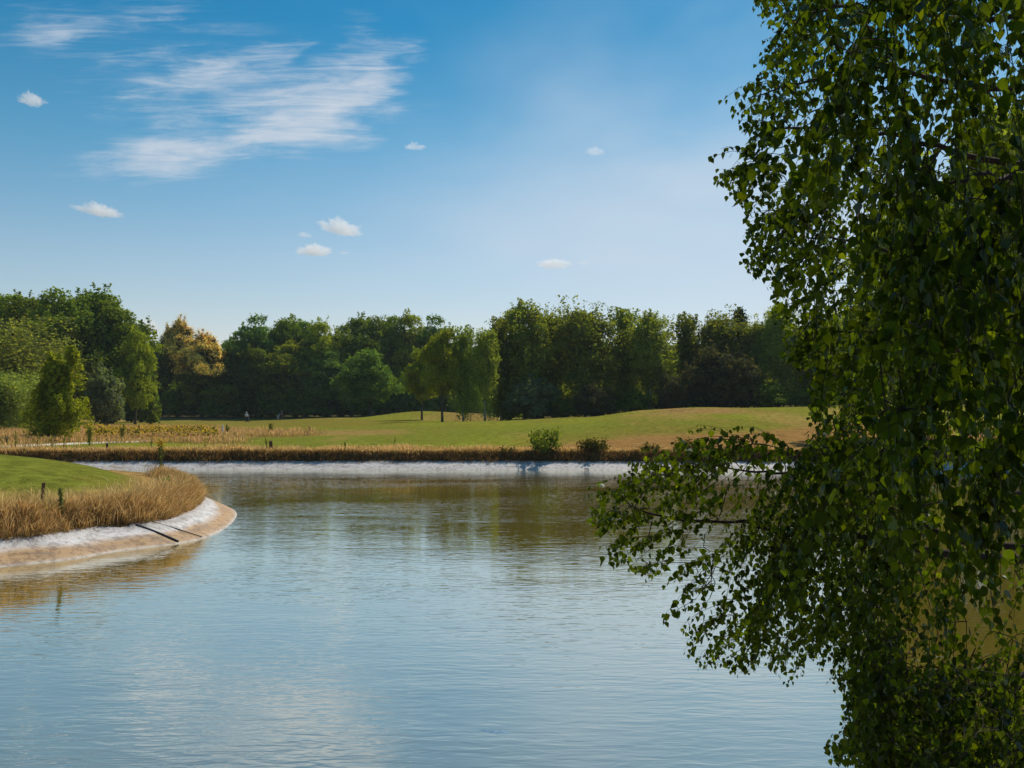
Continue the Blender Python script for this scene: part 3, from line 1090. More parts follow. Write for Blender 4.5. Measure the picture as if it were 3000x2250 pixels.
TREES = [
    # left group
    ('broadleaf_tree', 'oak_b', 25, 862, 250, 158, 'dark oak crown at the very left edge, rising behind the grey green weeping tree'),
    ('broadleaf_tree', 'oak_a', 128, 842, 220, 156, 'dark leafy oak between the left edge oak and the tallest crown of that group'),
    ('broadleaf_tree', 'oak_a', 222, 820, 240, 152, 'tallest oak of the left group, its rounded top above the young weeping birch'),
    ('broadleaf_tree', 'oak_b', 325, 878, 200, 150, 'broad oak sloping down to the right, behind the round grey shrub'),
    ('broadleaf_tree', 'oak_d', 396, 960, 84, 144, 'bright sunlit green tree at the right end of the left group, leafy to the ground'),
    ('weeping_tree', 'willow', 45, 900, 270, 118, 'large soft grey green weeping tree at the left edge in front of the oaks'),
    ('weeping_tree', 'willow', -10, 1052, 190, 98, 'smaller low weeping tree cut by the left edge, over the rosy meadow'),
    ('weeping_birch', 'young', 163, 985, 195, 73, 'young yellow green weeping birch with two peaks, leafy to the meadow'),
    # middle wood
    ('broadleaf_tree', 'birch_c', 436, 972, 120, 206, 'pale slim tree just left of the flowering chestnuts'),
    ('chestnut_tree', 'chest', 522, 932, 125, 208, 'taller chestnut topped with cream yellow blossom'),
    ('chestnut_tree', 'chest', 592, 972, 140, 198, 'lower round chestnut covered in bright cream blossom, beside the taller one'),
    ('broadleaf_tree', 'birch_c', 658, 988, 90, 208, 'small dull green tree between the blossoming chestnut and the dark wood'),
    ('broadleaf_tree', 'oak_c', 697, 972, 105, 204, 'dark narrow tree where the middle wood begins, right of the blossom trees'),
    ('broadleaf_tree', 'oak_c', 752, 924, 120, 206, 'dark tree with a stepped top, first high crown of the middle wood'),
    ('broadleaf_tree', 'oak_a', 828, 910, 150, 210, 'big oak with the highest dark dome above the two golfers'),
    ('broadleaf_tree', 'oak_b', 900, 938, 120, 207, 'loose topped tree right of the highest dark dome'),
    ('broadleaf_tree', 'oak_d', 952, 932, 120, 203, 'yellow green lit tree in the middle of the wood'),
    ('broadleaf_tree', 'oak_c', 1005, 955, 95, 206, 'lower dark crown between the yellow green tree and the twin topped one'),
    ('broadleaf_tree', 'oak_a', 1066, 902, 145, 205, 'tall rounded tree behind the small bushy oak at the wood edge'),
    ('broadleaf_tree', 'oak_b', 1140, 922, 125, 207, 'mid height tree right of the tall rounded one, above the fairway dip'),
    ('broadleaf_tree', 'oak_d', 1205, 912, 120, 206, 'light topped tall tree behind the lone trunks'),
    ('broadleaf_tree', 'oak_c', 1272, 926, 115, 204, 'dark tree whose branches stick out right over the lone trunks'),
    ('broadleaf_tree', 'oak_b', 1345, 1000, 110, 202, 'low tree seen in the gap behind the slim lone birches'),
    ('broadleaf_tree', 'oak_d', 612, 1060, 115, 199, 'lower olive tree in front of the cream blossom chestnut'),
    ('broadleaf_tree', 'oak_a', 765, 1005, 135, 202, 'front tree with a rounded dull green top behind the first golfer'),
    ('broadleaf_tree', 'oak_d', 868, 998, 140, 201, 'front tree with a lit olive shoulder behind the second golfer'),
    ('broadleaf_tree', 'oak_c', 965, 1030, 120, 197, 'dark front tree at the wood edge left of the small bushy oak'),
    ('broadleaf_tree', 'solo_b', 1085, 1020, 155, 168, 'small bushy round oak standing forward at the edge of the wood'),
    # lone trees on the fairway
    ('broadleaf_tree', 'solo_a', 1236, 1015, 108, 138, 'lone tree with the thickest bare trunk, at the foot of the grass mound'),
    ('broadleaf_tree', 'solo_a', 1296, 948, 122, 117, 'lone sunlit yellow green tree with a dark trunk on the fairway edge'),
    ('birch_tree', 'birch_d', 1357, 937, 74, 118, 'slim lone birch with a single thin trunk, right of the sunlit tree'),
    ('birch_tree', 'birch_b', 1420, 944, 74, 119, 'lone birch on a pair of pale trunks'),
    # birches on the right
    ('birch_tree', 'birch_d', 1468, 912, 95, 124, 'narrow birch with a spiky top at the left end of the birch stand'),
    ('birch_tree', 'birch_a', 1535, 884, 165, 127, 'broad birch with a flat drooping top in the birch stand'),
    ('birch_tree', 'birch_b', 1622, 892, 115, 130, 'birch between the flat topped one and the tallest one'),
    ('birch_tree', 'birch_c', 1715, 852, 165, 126, 'tallest birch, whose top stands above the whole tree line'),
    ('birch_tree', 'birch_d', 1832, 880, 105, 129, 'thin birch with see through top right of the tallest birch'),
    ('birch_tree', 'birch_a', 1905, 915, 140, 126, 'yellowish drooping birch left of the notch in the tree line'),
    ('birch_tree', 'birch_d', 2012, 900, 95, 131, 'slender birch just right of the notch in the tree line'),
    ('birch_tree', 'birch_c', 2108, 884, 150, 131, 'broad birch behind the big dark evergreen bush'),
    ('pine_tree', 'pine', 2172, 902, 85, 141, 'dark blue green pine tip showing between the birches'),
    ('birch_tree', 'birch_b', 2215, 925, 110, 130, 'birch right of the pine tip'),
    ('birch_tree', 'birch_a', 2285, 890, 130, 127, 'birch at the right end of the tree line, touching the near hanging leaves'),
    ('birch_tree', 'birch_c', 2385, 905, 140, 126, 'far birch mostly hidden behind the near hanging leaves'),
    ('weeping_tree', 'birch_c', 2690, 450, 330, 66, 'big far bank tree behind the near birch, left one of two seen through its leaves'),
    ('weeping_tree', 'birch_a', 2960, 330, 400, 64, 'taller big tree on the far bank behind the near birch, at the right edge'),
]
for nme, kind, px, top, w, D, lab in TREES:
    tree(nme, kind, px, top, w * (1.12 if kind == 'solo_a' else 1.06 if kind in ('young', 'chest') else 1.3 if 'birch' in nme else 1.42), D, lab, 'birch' if 'birch' in nme else 'tree', rz=0.0 if kind == 'young' else None)

SHRUBS = [
    ('round_shrub', 'shrub', 305, 1068, 122, 128, 'round grey green shrub beside the young weeping birch'),
    ('leafy_bush', 'under', 445, 1172, 60, 150, 'low bright bush at the foot of the sunlit tree'),
    ('evergreen_bush', 'holm', 2115, 1003, 215, 121, 'big dark evergreen bush in front of the birches on the rise'),
    ('evergreen_bush', 'holm', 1968, 1085, 110, 122, 'smaller dark bush leaning against the left side of the big evergreen bush'),
    ('leafy_bush', 'shrub', 1565, 1100, 165, 122, 'hazy grey green bush under the broad flat topped birch'),
    ('leafy_bush', 'holm', 1745, 1118, 125, 120, 'brownish olive bush under the tallest birch'),
    ('leafy_bush', 'under', 1650, 1165, 110, 121, 'low dark bush between the hazy one and the brownish olive one'),
    ('leafy_bush', 'under', 1860, 1140, 120, 122, 'low green bush under the thin see through birch'),
    ('leafy_bush', 'under', 2250, 1120, 150, 121, 'green bush right of the big evergreen bush, by the near leaves'),
    ('leafy_bush', 'under', 2370, 1140, 140, 121, 'bush on the rise half hidden by the near leaves'),
]
for nme, kind, px, top, w, D, lab in SHRUBS:
    tree(nme, kind, px, top, w, D, lab, 'bush')

# the wood behind: one dense mass of crowns and undergrowth that nobody could count
keep, RNG = RNG, np.random.default_rng(5)
V_, Q_, C_, n0 = [], [], [], 0


def stamp(kind, x, y, h, w, frac=.5, tint=1.0):
    global n0
    V, Q, cols = CR[kind]['arr']
    V4 = V.reshape(-1, 4, 3)
    c4 = cols.reshape(-1, 4, 3)
    sel = RNG.random(len(V4)) < frac
    v = V4[sel]
    ctr = v.mean(1, keepdims=True)
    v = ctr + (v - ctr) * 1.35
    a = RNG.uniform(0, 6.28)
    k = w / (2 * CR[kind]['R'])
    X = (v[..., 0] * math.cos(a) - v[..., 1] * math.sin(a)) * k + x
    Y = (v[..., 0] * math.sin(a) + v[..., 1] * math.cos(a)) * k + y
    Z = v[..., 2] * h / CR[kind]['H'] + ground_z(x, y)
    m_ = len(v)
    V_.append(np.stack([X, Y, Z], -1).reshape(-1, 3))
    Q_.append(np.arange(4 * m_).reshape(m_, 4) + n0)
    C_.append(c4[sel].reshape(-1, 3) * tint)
    n0 += 4 * m_


for px in np.arange(-250, 1480, 62):
    D = RNG.uniform(222, 240)
    topy = np.interp(px, [-250, 0, 300, 420, 470, 640, 700, 1300, 1480], [900, 880, 900, 1010, 1000, 1010, 975, 985, 985]) + RNG.uniform(0, 25)
    x = (px - 1500) / F * D
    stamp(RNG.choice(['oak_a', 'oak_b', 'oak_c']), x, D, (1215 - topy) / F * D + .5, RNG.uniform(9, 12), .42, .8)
for px in np.arange(420, 1240, 34):
    D = RNG.uniform(197, 206)
    x = (px - 1500) / F * D
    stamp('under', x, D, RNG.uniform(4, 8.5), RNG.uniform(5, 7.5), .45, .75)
for px in np.arange(-200, 430, 36):
    D = RNG.uniform(160, 168)
    x = (px - 1500) / F * D
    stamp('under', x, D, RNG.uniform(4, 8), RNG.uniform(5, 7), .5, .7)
for px in np.arange(1235, 1520, 34):
    D = RNG.uniform(190, 215)
    x = (px - 1500) / F * D
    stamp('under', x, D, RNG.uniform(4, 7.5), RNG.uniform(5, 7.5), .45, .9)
for px in np.arange(1490, 3500, 70):
    D = RNG.uniform(150, 165)
    x = (px - 1500) / F * D
    topy = 985 + RNG.uniform(-25, 30)
    stamp(RNG.choice(['oak_b', 'birch_c', 'oak_c']), x, D, (1215 - topy) / F * D, RNG.uniform(6.5, 9), .5, .85)
for px in np.arange(2450, 3500, 75):
    D = RNG.uniform(126, 134)
    x = (px - 1500) / F * D
    stamp(RNG.choice(['birch_a', 'birch_c']), x, D, RNG.uniform(12, 14.5), RNG.uniform(6, 8), .7, 1)
for px in np.arange(1490, 3400, 50):
    D = RNG.uniform(128, 136)
    x = (px - 1500) / F * D
    stamp('under', x, D, RNG.uniform(3.5, 6), RNG.uniform(4, 6), .5, .75)
RNG = keep
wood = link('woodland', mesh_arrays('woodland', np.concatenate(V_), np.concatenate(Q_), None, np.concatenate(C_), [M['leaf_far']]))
tag(wood, 'dense dark wood filling in behind the edge trees', 'woodland', kind='stuff')


# ------------------------------------------------------------------ small plants, posts
def plant_mesh(h, r, nl, leaf, cols, seed, up=.6, stems=9, m_leaf='plant_leaf', drop=0.0):
    """bushy plant: several stems fanning from the root, leaves along them; returns stems mesh, leaves mesh"""
    global RNG
    keep, RNG = RNG, np.random.default_rng(seed)
    a = Acc()
    P, N = [], []
    for s in range(stems):
        az = RNG.uniform(0, 6.28)
        rr2 = r * RNG.uniform(.3, 1)
        hh2 = h * RNG.uniform(.35, 1.0)
        ks = np.linspace(0, 1, 6)
        path = np.column_stack([math.cos(az) * rr2 * np.sin(ks * 1.9), math.sin(az) * rr2 * np.sin(ks * 1.9), hh2 * ks - .04])
        a.tube(path, np.linspace(.012, .003, 6) * max(1, h), 4)
        m_ = nl // stems
        k = RNG.random(m_) ** .75 * .9 + .1
        k = np.clip(k, 0, 1)
        base = np.column_stack([np.interp(k, ks, path[:, q]) for q in range(3)])
        P.append(base + RNG.normal(0, .15 * max(r, .2), (m_, 3)))
        N.append(RNG.normal(0, 1, (m_, 3)) + np.array([0, 0, up]))
    P, N = np.concatenate(P), np.concatenate(N)
    P[:, 2] = np.maximum(P[:, 2], .02)
    kk = RNG.choice(len(cols), len(P))
    c = np.array(cols)[kk] * RNG.uniform(.7, 1.3, (len(P), 1))
    lv = leaf_quads(P, N, leaf * RNG.uniform(.6, 1.3, len(P)), 1.3, .6, c)
    RNG = keep
    return a.mesh('plant_stems', [M['twig']]), mesh_arrays('plant_leaves', *lv[:2], None, lv[2], [M[m_leaf]])


def plant(name, x, y, h, r, nl, leaf, cols, seed, label, cat, **kw):
    st, lv = plant_mesh(h, r, nl, leaf, cols, seed, **kw)
    o = empty(name, (x, y, ground_z(x, y)))
    link('stems', st, o)
    link('leaves', lv, o)
    tag(o, label, cat)
    return o


GB = [(.15, .22, .03), (.10, .16, .02), (.19, .25, .04)]
GD = [(.07, .075, .02), (.05, .06, .015), (.11, .10, .03)]


def spot(px, D):
    return (px - 1500) / F * D, D


x, y = spot(1592, 56.0)
plant('bank_bush', x, y, 1.65, .9, 1300, .13, GB, 51, 'bright green airy bush on the far bank, its shadow on the pale liner', 'bush', stems=14)
x, y = spot(1745, 56.2)
plant('low_bush', x, y, .8, .85, 1600, .12, GD, 52, 'low dark spiky bush on the far bank right of the green one', 'bush', stems=22)
x, y = spot(1905, 56.2)
plant('low_bush', x, y, .55, .5, 500, .10, GD, 53, 'small dark tuft on the far bank behind the near birch leaves', 'bush', stems=14)
x, y = spot(2000, 56.4)
plant('low_bush', x, y, .6, 1.0, 700, .10, GD, 54, 'wide low dark tuft on the far bank, beyond the drooping near branch', 'bush', stems=20)
x, y = spot(1490, 55.9)
plant('bank_weed', x, y, .38, .5, 240, .09, GD, 55, 'low dark weed on the liner edge left of the green bush', 'weed', stems=8)
x, y = W(536, 1520)
plant('dock_plant', x - .5, y + .2, .38, .22, 110, .12, [(.08, .16, .02), (.1, .18, .03)], 56, 'small bright green leafy weed at the grass edge above the peninsula liner', 'weed', stems=5)


def spire(name, x, y, h, label, cat, flowers=0, col=(.09, .12, .03), seed=1, r=.12, n=140, leaf=.07, stems=3):
    """upright weed: straight stems with narrow leaves, maybe yellow flower heads"""
    global RNG
    keep, RNG = RNG, np.random.default_rng(seed)
    o = empty(name, (x, y, ground_z(x, y)))
    a = Acc()
    P, FP = [], []
    for s in range(stems):
        az, k = RNG.uniform(0, 6.28), RNG.uniform(.1, 1) if stems > 1 else 0
        hs = h * (RNG.uniform(.72, 1) if s else 1)
        tip = np.array([math.cos(az) * r * k * 1.6, math.sin(az) * r * k * 1.6, hs])
        ks = np.linspace(0, 1, 5)
        path = ks[:, None] * tip
        a.tube(path, np.linspace(.011, .006, 5), 5, col=(1, 1, 1))
        m_ = n // stems
        kk = RNG.random(m_) ** .8 * .95
        P.append(kk[:, None] * tip + RNG.normal(0, 1, (m_, 3)) * np.array([r * .5, r * .5, .02]) * (1.2 - kk[:, None] * .8))
        if flowers:
            for q in range(flowers):
                c = tip * RNG.uniform(.86, 1.0) + RNG.normal(0, .07, 3) * np.array([1.3, 1.3, .5])
                FP.append(c + RNG.normal(0, 1, (16, 3)) * np.array([.04, .04, .012]))
    P = np.concatenate(P)
    link('stem', a.mesh('spire_stem', [M['weed_stem']]), o)
    lv = leaf_quads(P, RNG.normal(0, 1, P.shape) + np.array([0, 0, .3]), leaf * RNG.uniform(.6, 1.3, len(P)), 1.7, .5, leaf_colours(len(P), col, .3, .1))
    link('leaves', mesh_arrays('spire_leaves', *lv[:2], None, lv[2], [M['plant_leaf']]), o)
    if FP:
        FP = np.concatenate(FP)
        fl = leaf_quads(FP, np.tile([0, 0, 1.0], (len(FP), 1)), .034 * RNG.uniform(.7, 1.3, len(FP)), 1.0, .5, leaf_colours(len(FP), (.62, .42, .02), .2, 0))
        link('blossoms', mesh_arrays('spire_flowers', *fl[:2], None, fl[2], [M['blossom']]), o)
    tag(o, label, cat)
    RNG = keep
    return o


M['weed_stem'] = plain_mat('weed_stem', (.10, .10, .035), .8)
x, y = spot(472, 35.5)
spire('ragwort', x, y, 1.32, 'tall ragwort with yellow flower heads on the tip of the peninsula', 'wildflower', flowers=6, seed=61, r=.11, n=170, leaf=.055, stems=6)
x, y = spot(187, 22.4)
spire('mullein', x, y, .66, 'slender green weed spire by the liner edge, right of the brown stake', 'weed', seed=62, r=.06, n=150, leaf=.05, stems=2, col=(.16, .20, .09))
WEEDS = [(48, 59, 1.15, 'thin tall weed stem at the left, in front of the pale sandy path'), (112, 61, 1.0, 'pair of tall weed stems against the dark foot of the young birch'),
         (152, 62, .75, 'short weed stems under the middle of the young birch'), (263, 62.5, 1.35, 'thick dark weed clump right of the young birch'),
         (360, 72, 1.3, 'tall clump of green weeds in the flowering meadow strip'), (190, 61.5, .7, 'small green weed in the meadow below the young birch'),
         (445, 57.5, .75, 'green weed on the bank behind the ragwort'), (602, 58, .7, 'single thin weed stem on the bank left of the bank post'), (782, 58, .75, 'thin dry weed stem just left of the bank post'),
         (1157, 58, .75, 'thin dry stem on the bank in the middle of the far shore'), (1012, 57.6, .5, 'short green weed on the bank right of the bank post'), (665, 86, 1.0, 'green weed clump right of the white marker'),
         (795, 88, 1.05, 'yellowish weed clump in the rough strip below the second golfer')]
for q, (px, D, h, lab) in enumerate(WEEDS):
    x, y = spot(px, D)
    dense = q in (3, 4, 11, 12)
    spire('tall_weed', x, y, h, lab, 'weed', flowers=0, seed=70 + q, r=.17 if dense else .06, n=260 if dense else 45, leaf=.085, stems=8 if dense else 2, col=(.19, .22, .06))
# drifts of yellow flowers in the meadow
n = 5200
pxs = RNG.uniform(250, 640, n)
D = RNG.uniform(72, 88, n)
x, y = (pxs - 1500) / F * D, D
nn = fbm(x / 2.2, y / 2.2, 121)
ok = RNG.random(n) < sstep(.45, .62, nn)
x, y = x[ok], y[ok]
n = len(x)
z = height(x, y, np.full(n, 9.0)) + RNG.uniform(.35, .95, n)
yel = RNG.random(n) < .42
cc_ = np.where(yel[:, None], leaf_colours(n, (.66, .48, .03), .25, 0), leaf_colours(n, (.10, .12, .02), .3, .1))
z = z - np.where(yel, 0, RNG.uniform(0, .4, n))
fl = leaf_quads(np.column_stack([x, y, z]), np.tile([0, -.3, 1.0], (n, 1)), RNG.uniform(.1, .22, n), 1.0, .7, cc_)
g = link('meadow_flowers', mesh_arrays('meadow_flowers', *fl[:2], None, fl[2], [M['blossom']]))
tag(g, 'drift of yellow wildflowers in the dry meadow beyond the pond', 'wildflowers', kind='stuff')


def post(name, x, y, h, r, mat, label, cat, lean=(0, 0), square=True):
    a = Acc()
    z = ground_z(x, y)
    n = 4 if square else 10
    prof = [(-.25, 1.0), (0, 1.02), (h * .5, 1.0), (h * .93, .98), (h * .985, .9), (h, .6)]
    path = np.array([(lean[0] * max(t, 0), lean[1] * max(t, 0), t) for t, _ in prof])
    a.tube(path, [r * k for _, k in prof], n)
    o = link(name, a.mesh(name, [mat]))
    o.location = (x, y, z)
    o.rotation_euler = (0, 0, .4)
    tag(o, label, cat)
    return o


x, y = spot(128, 23.5)
post('wooden_stake', x, y, .45, .04, M['stake'], 'brown wooden stake half sunk in the tall grass of the peninsula', 'stake', (.05, 0))
x, y = spot(796, 57.2)
post('wooden_stake', x, y, .62, .10, M['stake'], 'dark brown post on the far bank below the second golfer', 'stake', (-.08, 0))
x, y = spot(316, 57.4)
post('wooden_stake', x, y, .48, .07, M['stake'], 'short reddish post on the far bank above the peninsula', 'stake', (-.05, 0))
x, y = spot(653, 84)
post('marker_post', x, y, .95, .07, M['white_paint'], 'small white marker post in the rough strip of the fairway', 'marker post', square=False)
x, y = spot(907, 88)
post('marker_peg', x, y, .42, .08, M['stake'], 'tiny dark peg on the fairway at the end of the rough strip', 'peg', square=False)


# hoses lying down the liner slope
def lay_line(name, p_top, p_bot, r, label, ztop=.42):
    k = np.linspace(0, 1, 14)
    x = p_top[0] + (p_bot[0] - p_top[0]) * k
    y = p_top[1] + (p_bot[1] - p_top[1]) * k + np.sin(k * 5) * .02
    d = shore_dist(x, y)
    z = np.where(d < 0, d * .44, np.minimum(d, 1.0) * .45) + .012 + .02
    a = Acc()
    a.tube(np.column_stack([x, y, z]), r, 6)
    o = link(name, a.mesh(name, [M['cable']], True))
    tag(o, label, 'hose')


def liner_pt(px_w, py_w, d, shift=0):
    i = nearest_shore_index(W(px_w, py_w))
    q = (i + shift) % nS
    return Pn[q] + nrm[q] * d


def liner_ray(px, py, h):
    """where the sight line meets the liner at height h"""
    dx, dy = (px - 1500.0) / F, -(py - 1125.0) / F
    fy, fz = cp - sp * dy, sp + cp * dy
    s = (h - CAM_Z) / fz
    return (dx * s, fy * s)


lay_line('drain_hose', liner_ray(398, 1536, .44), liner_ray(524, 1594, -.02), .024, 'black hose lying down the pale liner of the peninsula, the thicker left one')
lay_line('drain_hose', liner_ray(446, 1530, .44), liner_ray(592, 1580, -.02), .014, 'thin dark line down the pale liner, right of the thick hose')
lay_line('drain_hose', liner_ray(1676, 1356, .42), liner_ray(1690, 1379, .0), .028, 'short dark hose on the far liner below the low spiky bush, leftmost of three')
lay_line('drain_hose', liner_ray(1712, 1354, .42), liner_ray(1726, 1374, .05), .018, 'short dark line on the far liner, middle of the three below the low spiky bush')
lay_line('drain_hose', liner_ray(1762, 1358, .40), liner_ray(1792, 1378, .02), .018, 'slanting thin line on the far liner, rightmost of the three below the low spiky bush')


# ------------------------------------------------------------------ golfers
def skin_mesh(name, verts, edges, radii, mat, root=0, sub=1):
    me = bpy.data.meshes.new(name)
    me.from_pydata(verts, edges, [])
    o = bpy.data.objects.new(name, me)
    C.objects.link(o)
    sk = o.modifiers.new('skin', 'SKIN')
    ss = o.modifiers.new('sub', 'SUBSURF')
    ss.levels = ss.render_levels = sub
    lay = me.skin_vertices[0].data
    for v, r in zip(lay, radii):
        v.radius = (r, r) if not isinstance(r, tuple) else r
    lay[root].use_root = True
    me.materials.append(mat)
    return o


M['skin'] = plain_mat('skin', (.42, .24, .16), .6)
M['hair'] = plain_mat('dark_hair', (.03, .02, .015), .7)


def golfer(x, y, rz, shirt, trousers, cap, label, bend=0.0):
    z = ground_z(x, y)
    o = empty('person', (x, y, z), rz)
    b_ = bend
    hip, chest, neck = (0, 0, .93), (0, -.10 * b_, 1.30), (0, -.16 * b_, 1.48)
    J = [hip, (0, -.05 * b_, 1.12), chest, neck, (0, -.20 * b_, 1.58), (0, -.23 * b_ - .02, 1.70),            # 0-5 spine, head
         (-.19, -.12 * b_, 1.42), (-.27, -.10, 1.16), (-.14, -.32, 1.08), (-.06, -.40, 1.07),                     # 6-9 arm and hand
         (.19, -.12 * b_, 1.42), (.27, -.12, 1.16), (.14, -.33, 1.06), (.06, -.41, 1.05),                         # 10-13
         (-.10, 0, .88), (-.12, -.02, .48), (-.13, .02, .09), (-.15, -.13, .04),                                   # 14-17
         (.10, 0, .88), (.13, -.04, .48), (.14, .0, .09), (.17, -.14, .04)]
    E = [(0, 1), (1, 2), (2, 3), (3, 4), (4, 5), (2, 6), (6, 7), (7, 8), (8, 9), (2, 10), (10, 11), (11, 12), (12, 13),
         (0, 14), (14, 15), (15, 16), (16, 17), (0, 18), (18, 19), (19, 20), (20, 21)]
    R = [.14, .13, .15, .07, .075, .10, .07, .05, .038, .045, .07, .05, .038, .045, .095, .065, .045, .045, .095, .065, .045, .045]
    body = skin_mesh('body', J, E, R, M['skin'])
    body.parent = o
    s = skin_mesh('shirt', [J[k] for k in (0, 1, 2, 3, 6, 7, 10, 11)], [(0, 1), (1, 2), (2, 3), (2, 4), (4, 5), (2, 6), (6, 7)],
                  [.165, .16, .185, .085, .10, .085, .10, .085], shirt)
    s.parent = o
    t = skin_mesh('trousers', [(0, 0, .97)] + [J[k] for k in (14, 15, 16, 18, 19, 20)], [(0, 1), (1, 2), (2, 3), (0, 4), (4, 5), (5, 6)], [.16, .12, .09, .07, .12, .09, .07], trousers)
    t.parent = o
    a = Acc()
    hc = np.array(J[5]) + np.array([0, 0, .02])
    ks = np.linspace(0, math.pi / 2, 6)
    a.tube([(hc[0], hc[1], hc[2] + .115 * math.sin(q)) for q in ks], [.118 * math.cos(q) + .004 for q in ks], 12)
    a.add([(hc[0] - .09, hc[1] - .09, hc[2] + .02), (hc[0] + .09, hc[1] - .09, hc[2] + .02), (hc[0] + .06, hc[1] - .2, hc[2]), (hc[0] - .06, hc[1] - .2, hc[2])], [(0, 1, 2, 3)])
    cp_o = link('cap', a.mesh('cap', [cap], True), o)
    tag(o, label, 'person')
    return o


def golf_trolley(x, y, rz, bag_mat, label):
    z = ground_z(x, y)
    o = empty('golf_trolley', (x, y, z), rz)
    lean = np.array([0, .35, .94])
    p0 = np.array([0, -.1, .16])
    a = Acc()
    a.tube([p0 + lean * t for t in (0, .04, .3, .6, .86, .9)], [.11, .14, .14, .145, .15, .14], 12)
    a.box(p0 + lean * .35 + np.array([0, -.15, .03]), (.2, .08, .36))
    bag = link('bag', a.mesh('bag', [bag_mat], True), o)
    for k in range(5):
        a = Acc()
        c = p0 + lean * .9 + np.array([(k - 2) * .045, (k % 2) * .05, 0])
        a.tube([c, c + lean * .28], [.008, .008], 5)
        a.box(c + lean * .30 + np.array([.02, 0, 0]), (.09, .05, .05))
        link('club', a.mesh('club', [M['metal']]), o)
    a = Acc()
    a.tube([p0 + np.array([0, .14, 0]), p0 + lean * .7 + np.array([0, .16, 0]), p0 + lean * 1.05 + np.array([0, .3, .0])], .014, 6)
    a.tube([p0 + lean * 1.05 + np.array([-.12, .3, 0]), p0 + lean * 1.05 + np.array([.12, .3, 0])], .018, 6)
    a.tube([(-.3, .05, .15), (.3, .05, .15)], .012, 6)
    link('frame', a.mesh('frame', [M['metal']]), o)
    for sx in (-1, 1):
        a = Acc()
        q = np.arange(17) / 16 * 2 * math.pi
        a.tube(np.column_stack([np.full(17, sx * .3), .05 + .13 * np.cos(q), .15 + .13 * np.sin(q)]), .02, 6, cap=False)
        for s in range(4):
            w = s * math.pi / 4
            a.tube([(sx * .3, .05 - .13 * math.cos(w), .15 - .13 * math.sin(w)), (sx * .3, .05 + .13 * math.cos(w), .15 + .13 * math.sin(w))], .008, 4)
        link('wheel', a.mesh('wheel', [M['cable']]), o)
    tag(o, label, 'golf trolley')


M['metal'] = plain_mat('grey_metal', (.35, .36, .38), .35, metallic=.8)
M['shirt_white'] = plain_mat('white_shirt', (.72, .76, .8), .8)
M['trouser_dark'] = plain_mat('dark_trousers', (.05, .055, .06), .85)
M['shirt_navy'] = plain_mat('navy_shirt', (.02, .03, .07), .8)
M['cap_white'] = plain_mat('white_cap', (.78, .78, .76), .8)
M['cap_dark'] = plain_mat('navy_cap', (.03, .035, .06), .8)
M['bag_black'] = plain_mat('black_bag', (.02, .02, .022), .5)
M['bag_grey'] = plain_mat('pale_grey_bag', (.30, .34, .40), .5)
M['shirt_blue'] = plain_mat('blue_shirt', (.03, .09, .3), .8)
x, y = spot(722.5, 178)
golfer(x, y, .15, M['shirt_white'], M['trouser_dark'], M['cap_white'], 'golfer in white shirt and cap with dark trousers behind a black golf bag')
x, y = spot(727.5, 177.2)
golf_trolley(x, y, .1, M['bag_black'], 'black golf bag on a trolley in front of the white shirted golfer')
x, y = spot(826, 184)
golfer(x, y, -.5, M['shirt_navy'], M['trouser_dark'], M['cap_dark'], 'golfer in dark clothes in the shade of the wood beside a pale bag', .6)
x, y = spot(815, 183.3)
golf_trolley(x, y, -.3, M['bag_grey'], 'pale grey golf bag on a trolley beside the dark clothed golfer')


# fishlike hump on the pond, sky reflection painted in as blue
p0_, p1_ = np.array(W(1372, 2134)), np.array(W(1500, 2150))
ax_ = p1_ - p0_
fl_ = float(np.linalg.norm(ax_))
prof = [(0, .010, .010), (.10, .16, .012), (.17, .055, .02), (.24, .05, .024), (.40, .12, .04), (.58, .165, .05), (.75, .15, .046), (.90, .09, .034), (1.0, .02, .012)]
a = Acc()
ring = np.arange(12) / 12 * 2 * math.pi
FV = np.array([[(t * fl_, w * fl_ * .8 * math.cos(q), h * fl_ * .42 * math.sin(q)) for q in ring] for t, w, h in prof]).reshape(-1, 3)
FQ = [(r_ * 12 + q, r_ * 12 + (q + 1) % 12, (r_ + 1) * 12 + (q + 1) % 12, (r_ + 1) * 12 + q) for r_ in range(len(prof) - 1) for q in range(12)]
a.add(FV, FQ)
M['surface_patch'] = plain_mat('sky_blue_tint', (.09, .20, .31), .6, 30, .3)
fo = link('surface_patch', a.mesh('surface_patch', [M['surface_patch']], True))
fo.location = (p0_[0], p0_[1], -.0045)
fo.rotation_euler = (0, 0, math.atan2(ax_[1], ax_[0]))
tag(fo, 'faint blue patch on the open water, sky reflection put into its colour', 'surface_patch')

# ------------------------------------------------------------------ the near birch
def inside_poly(poly, x, y):
    poly = np.asarray(poly, float)
    r = np.zeros(np.shape(x), bool)
    j = len(poly) - 1
    for i in range(len(poly)):
        xi, yi = poly[i]
        xj, yj = poly[j]
        c = (yi > y) != (yj > y)
        r ^= c & (x < (xj - xi) * (y - yi) / (yj - yi + 1e-12) + xi)
        j = i
    return r


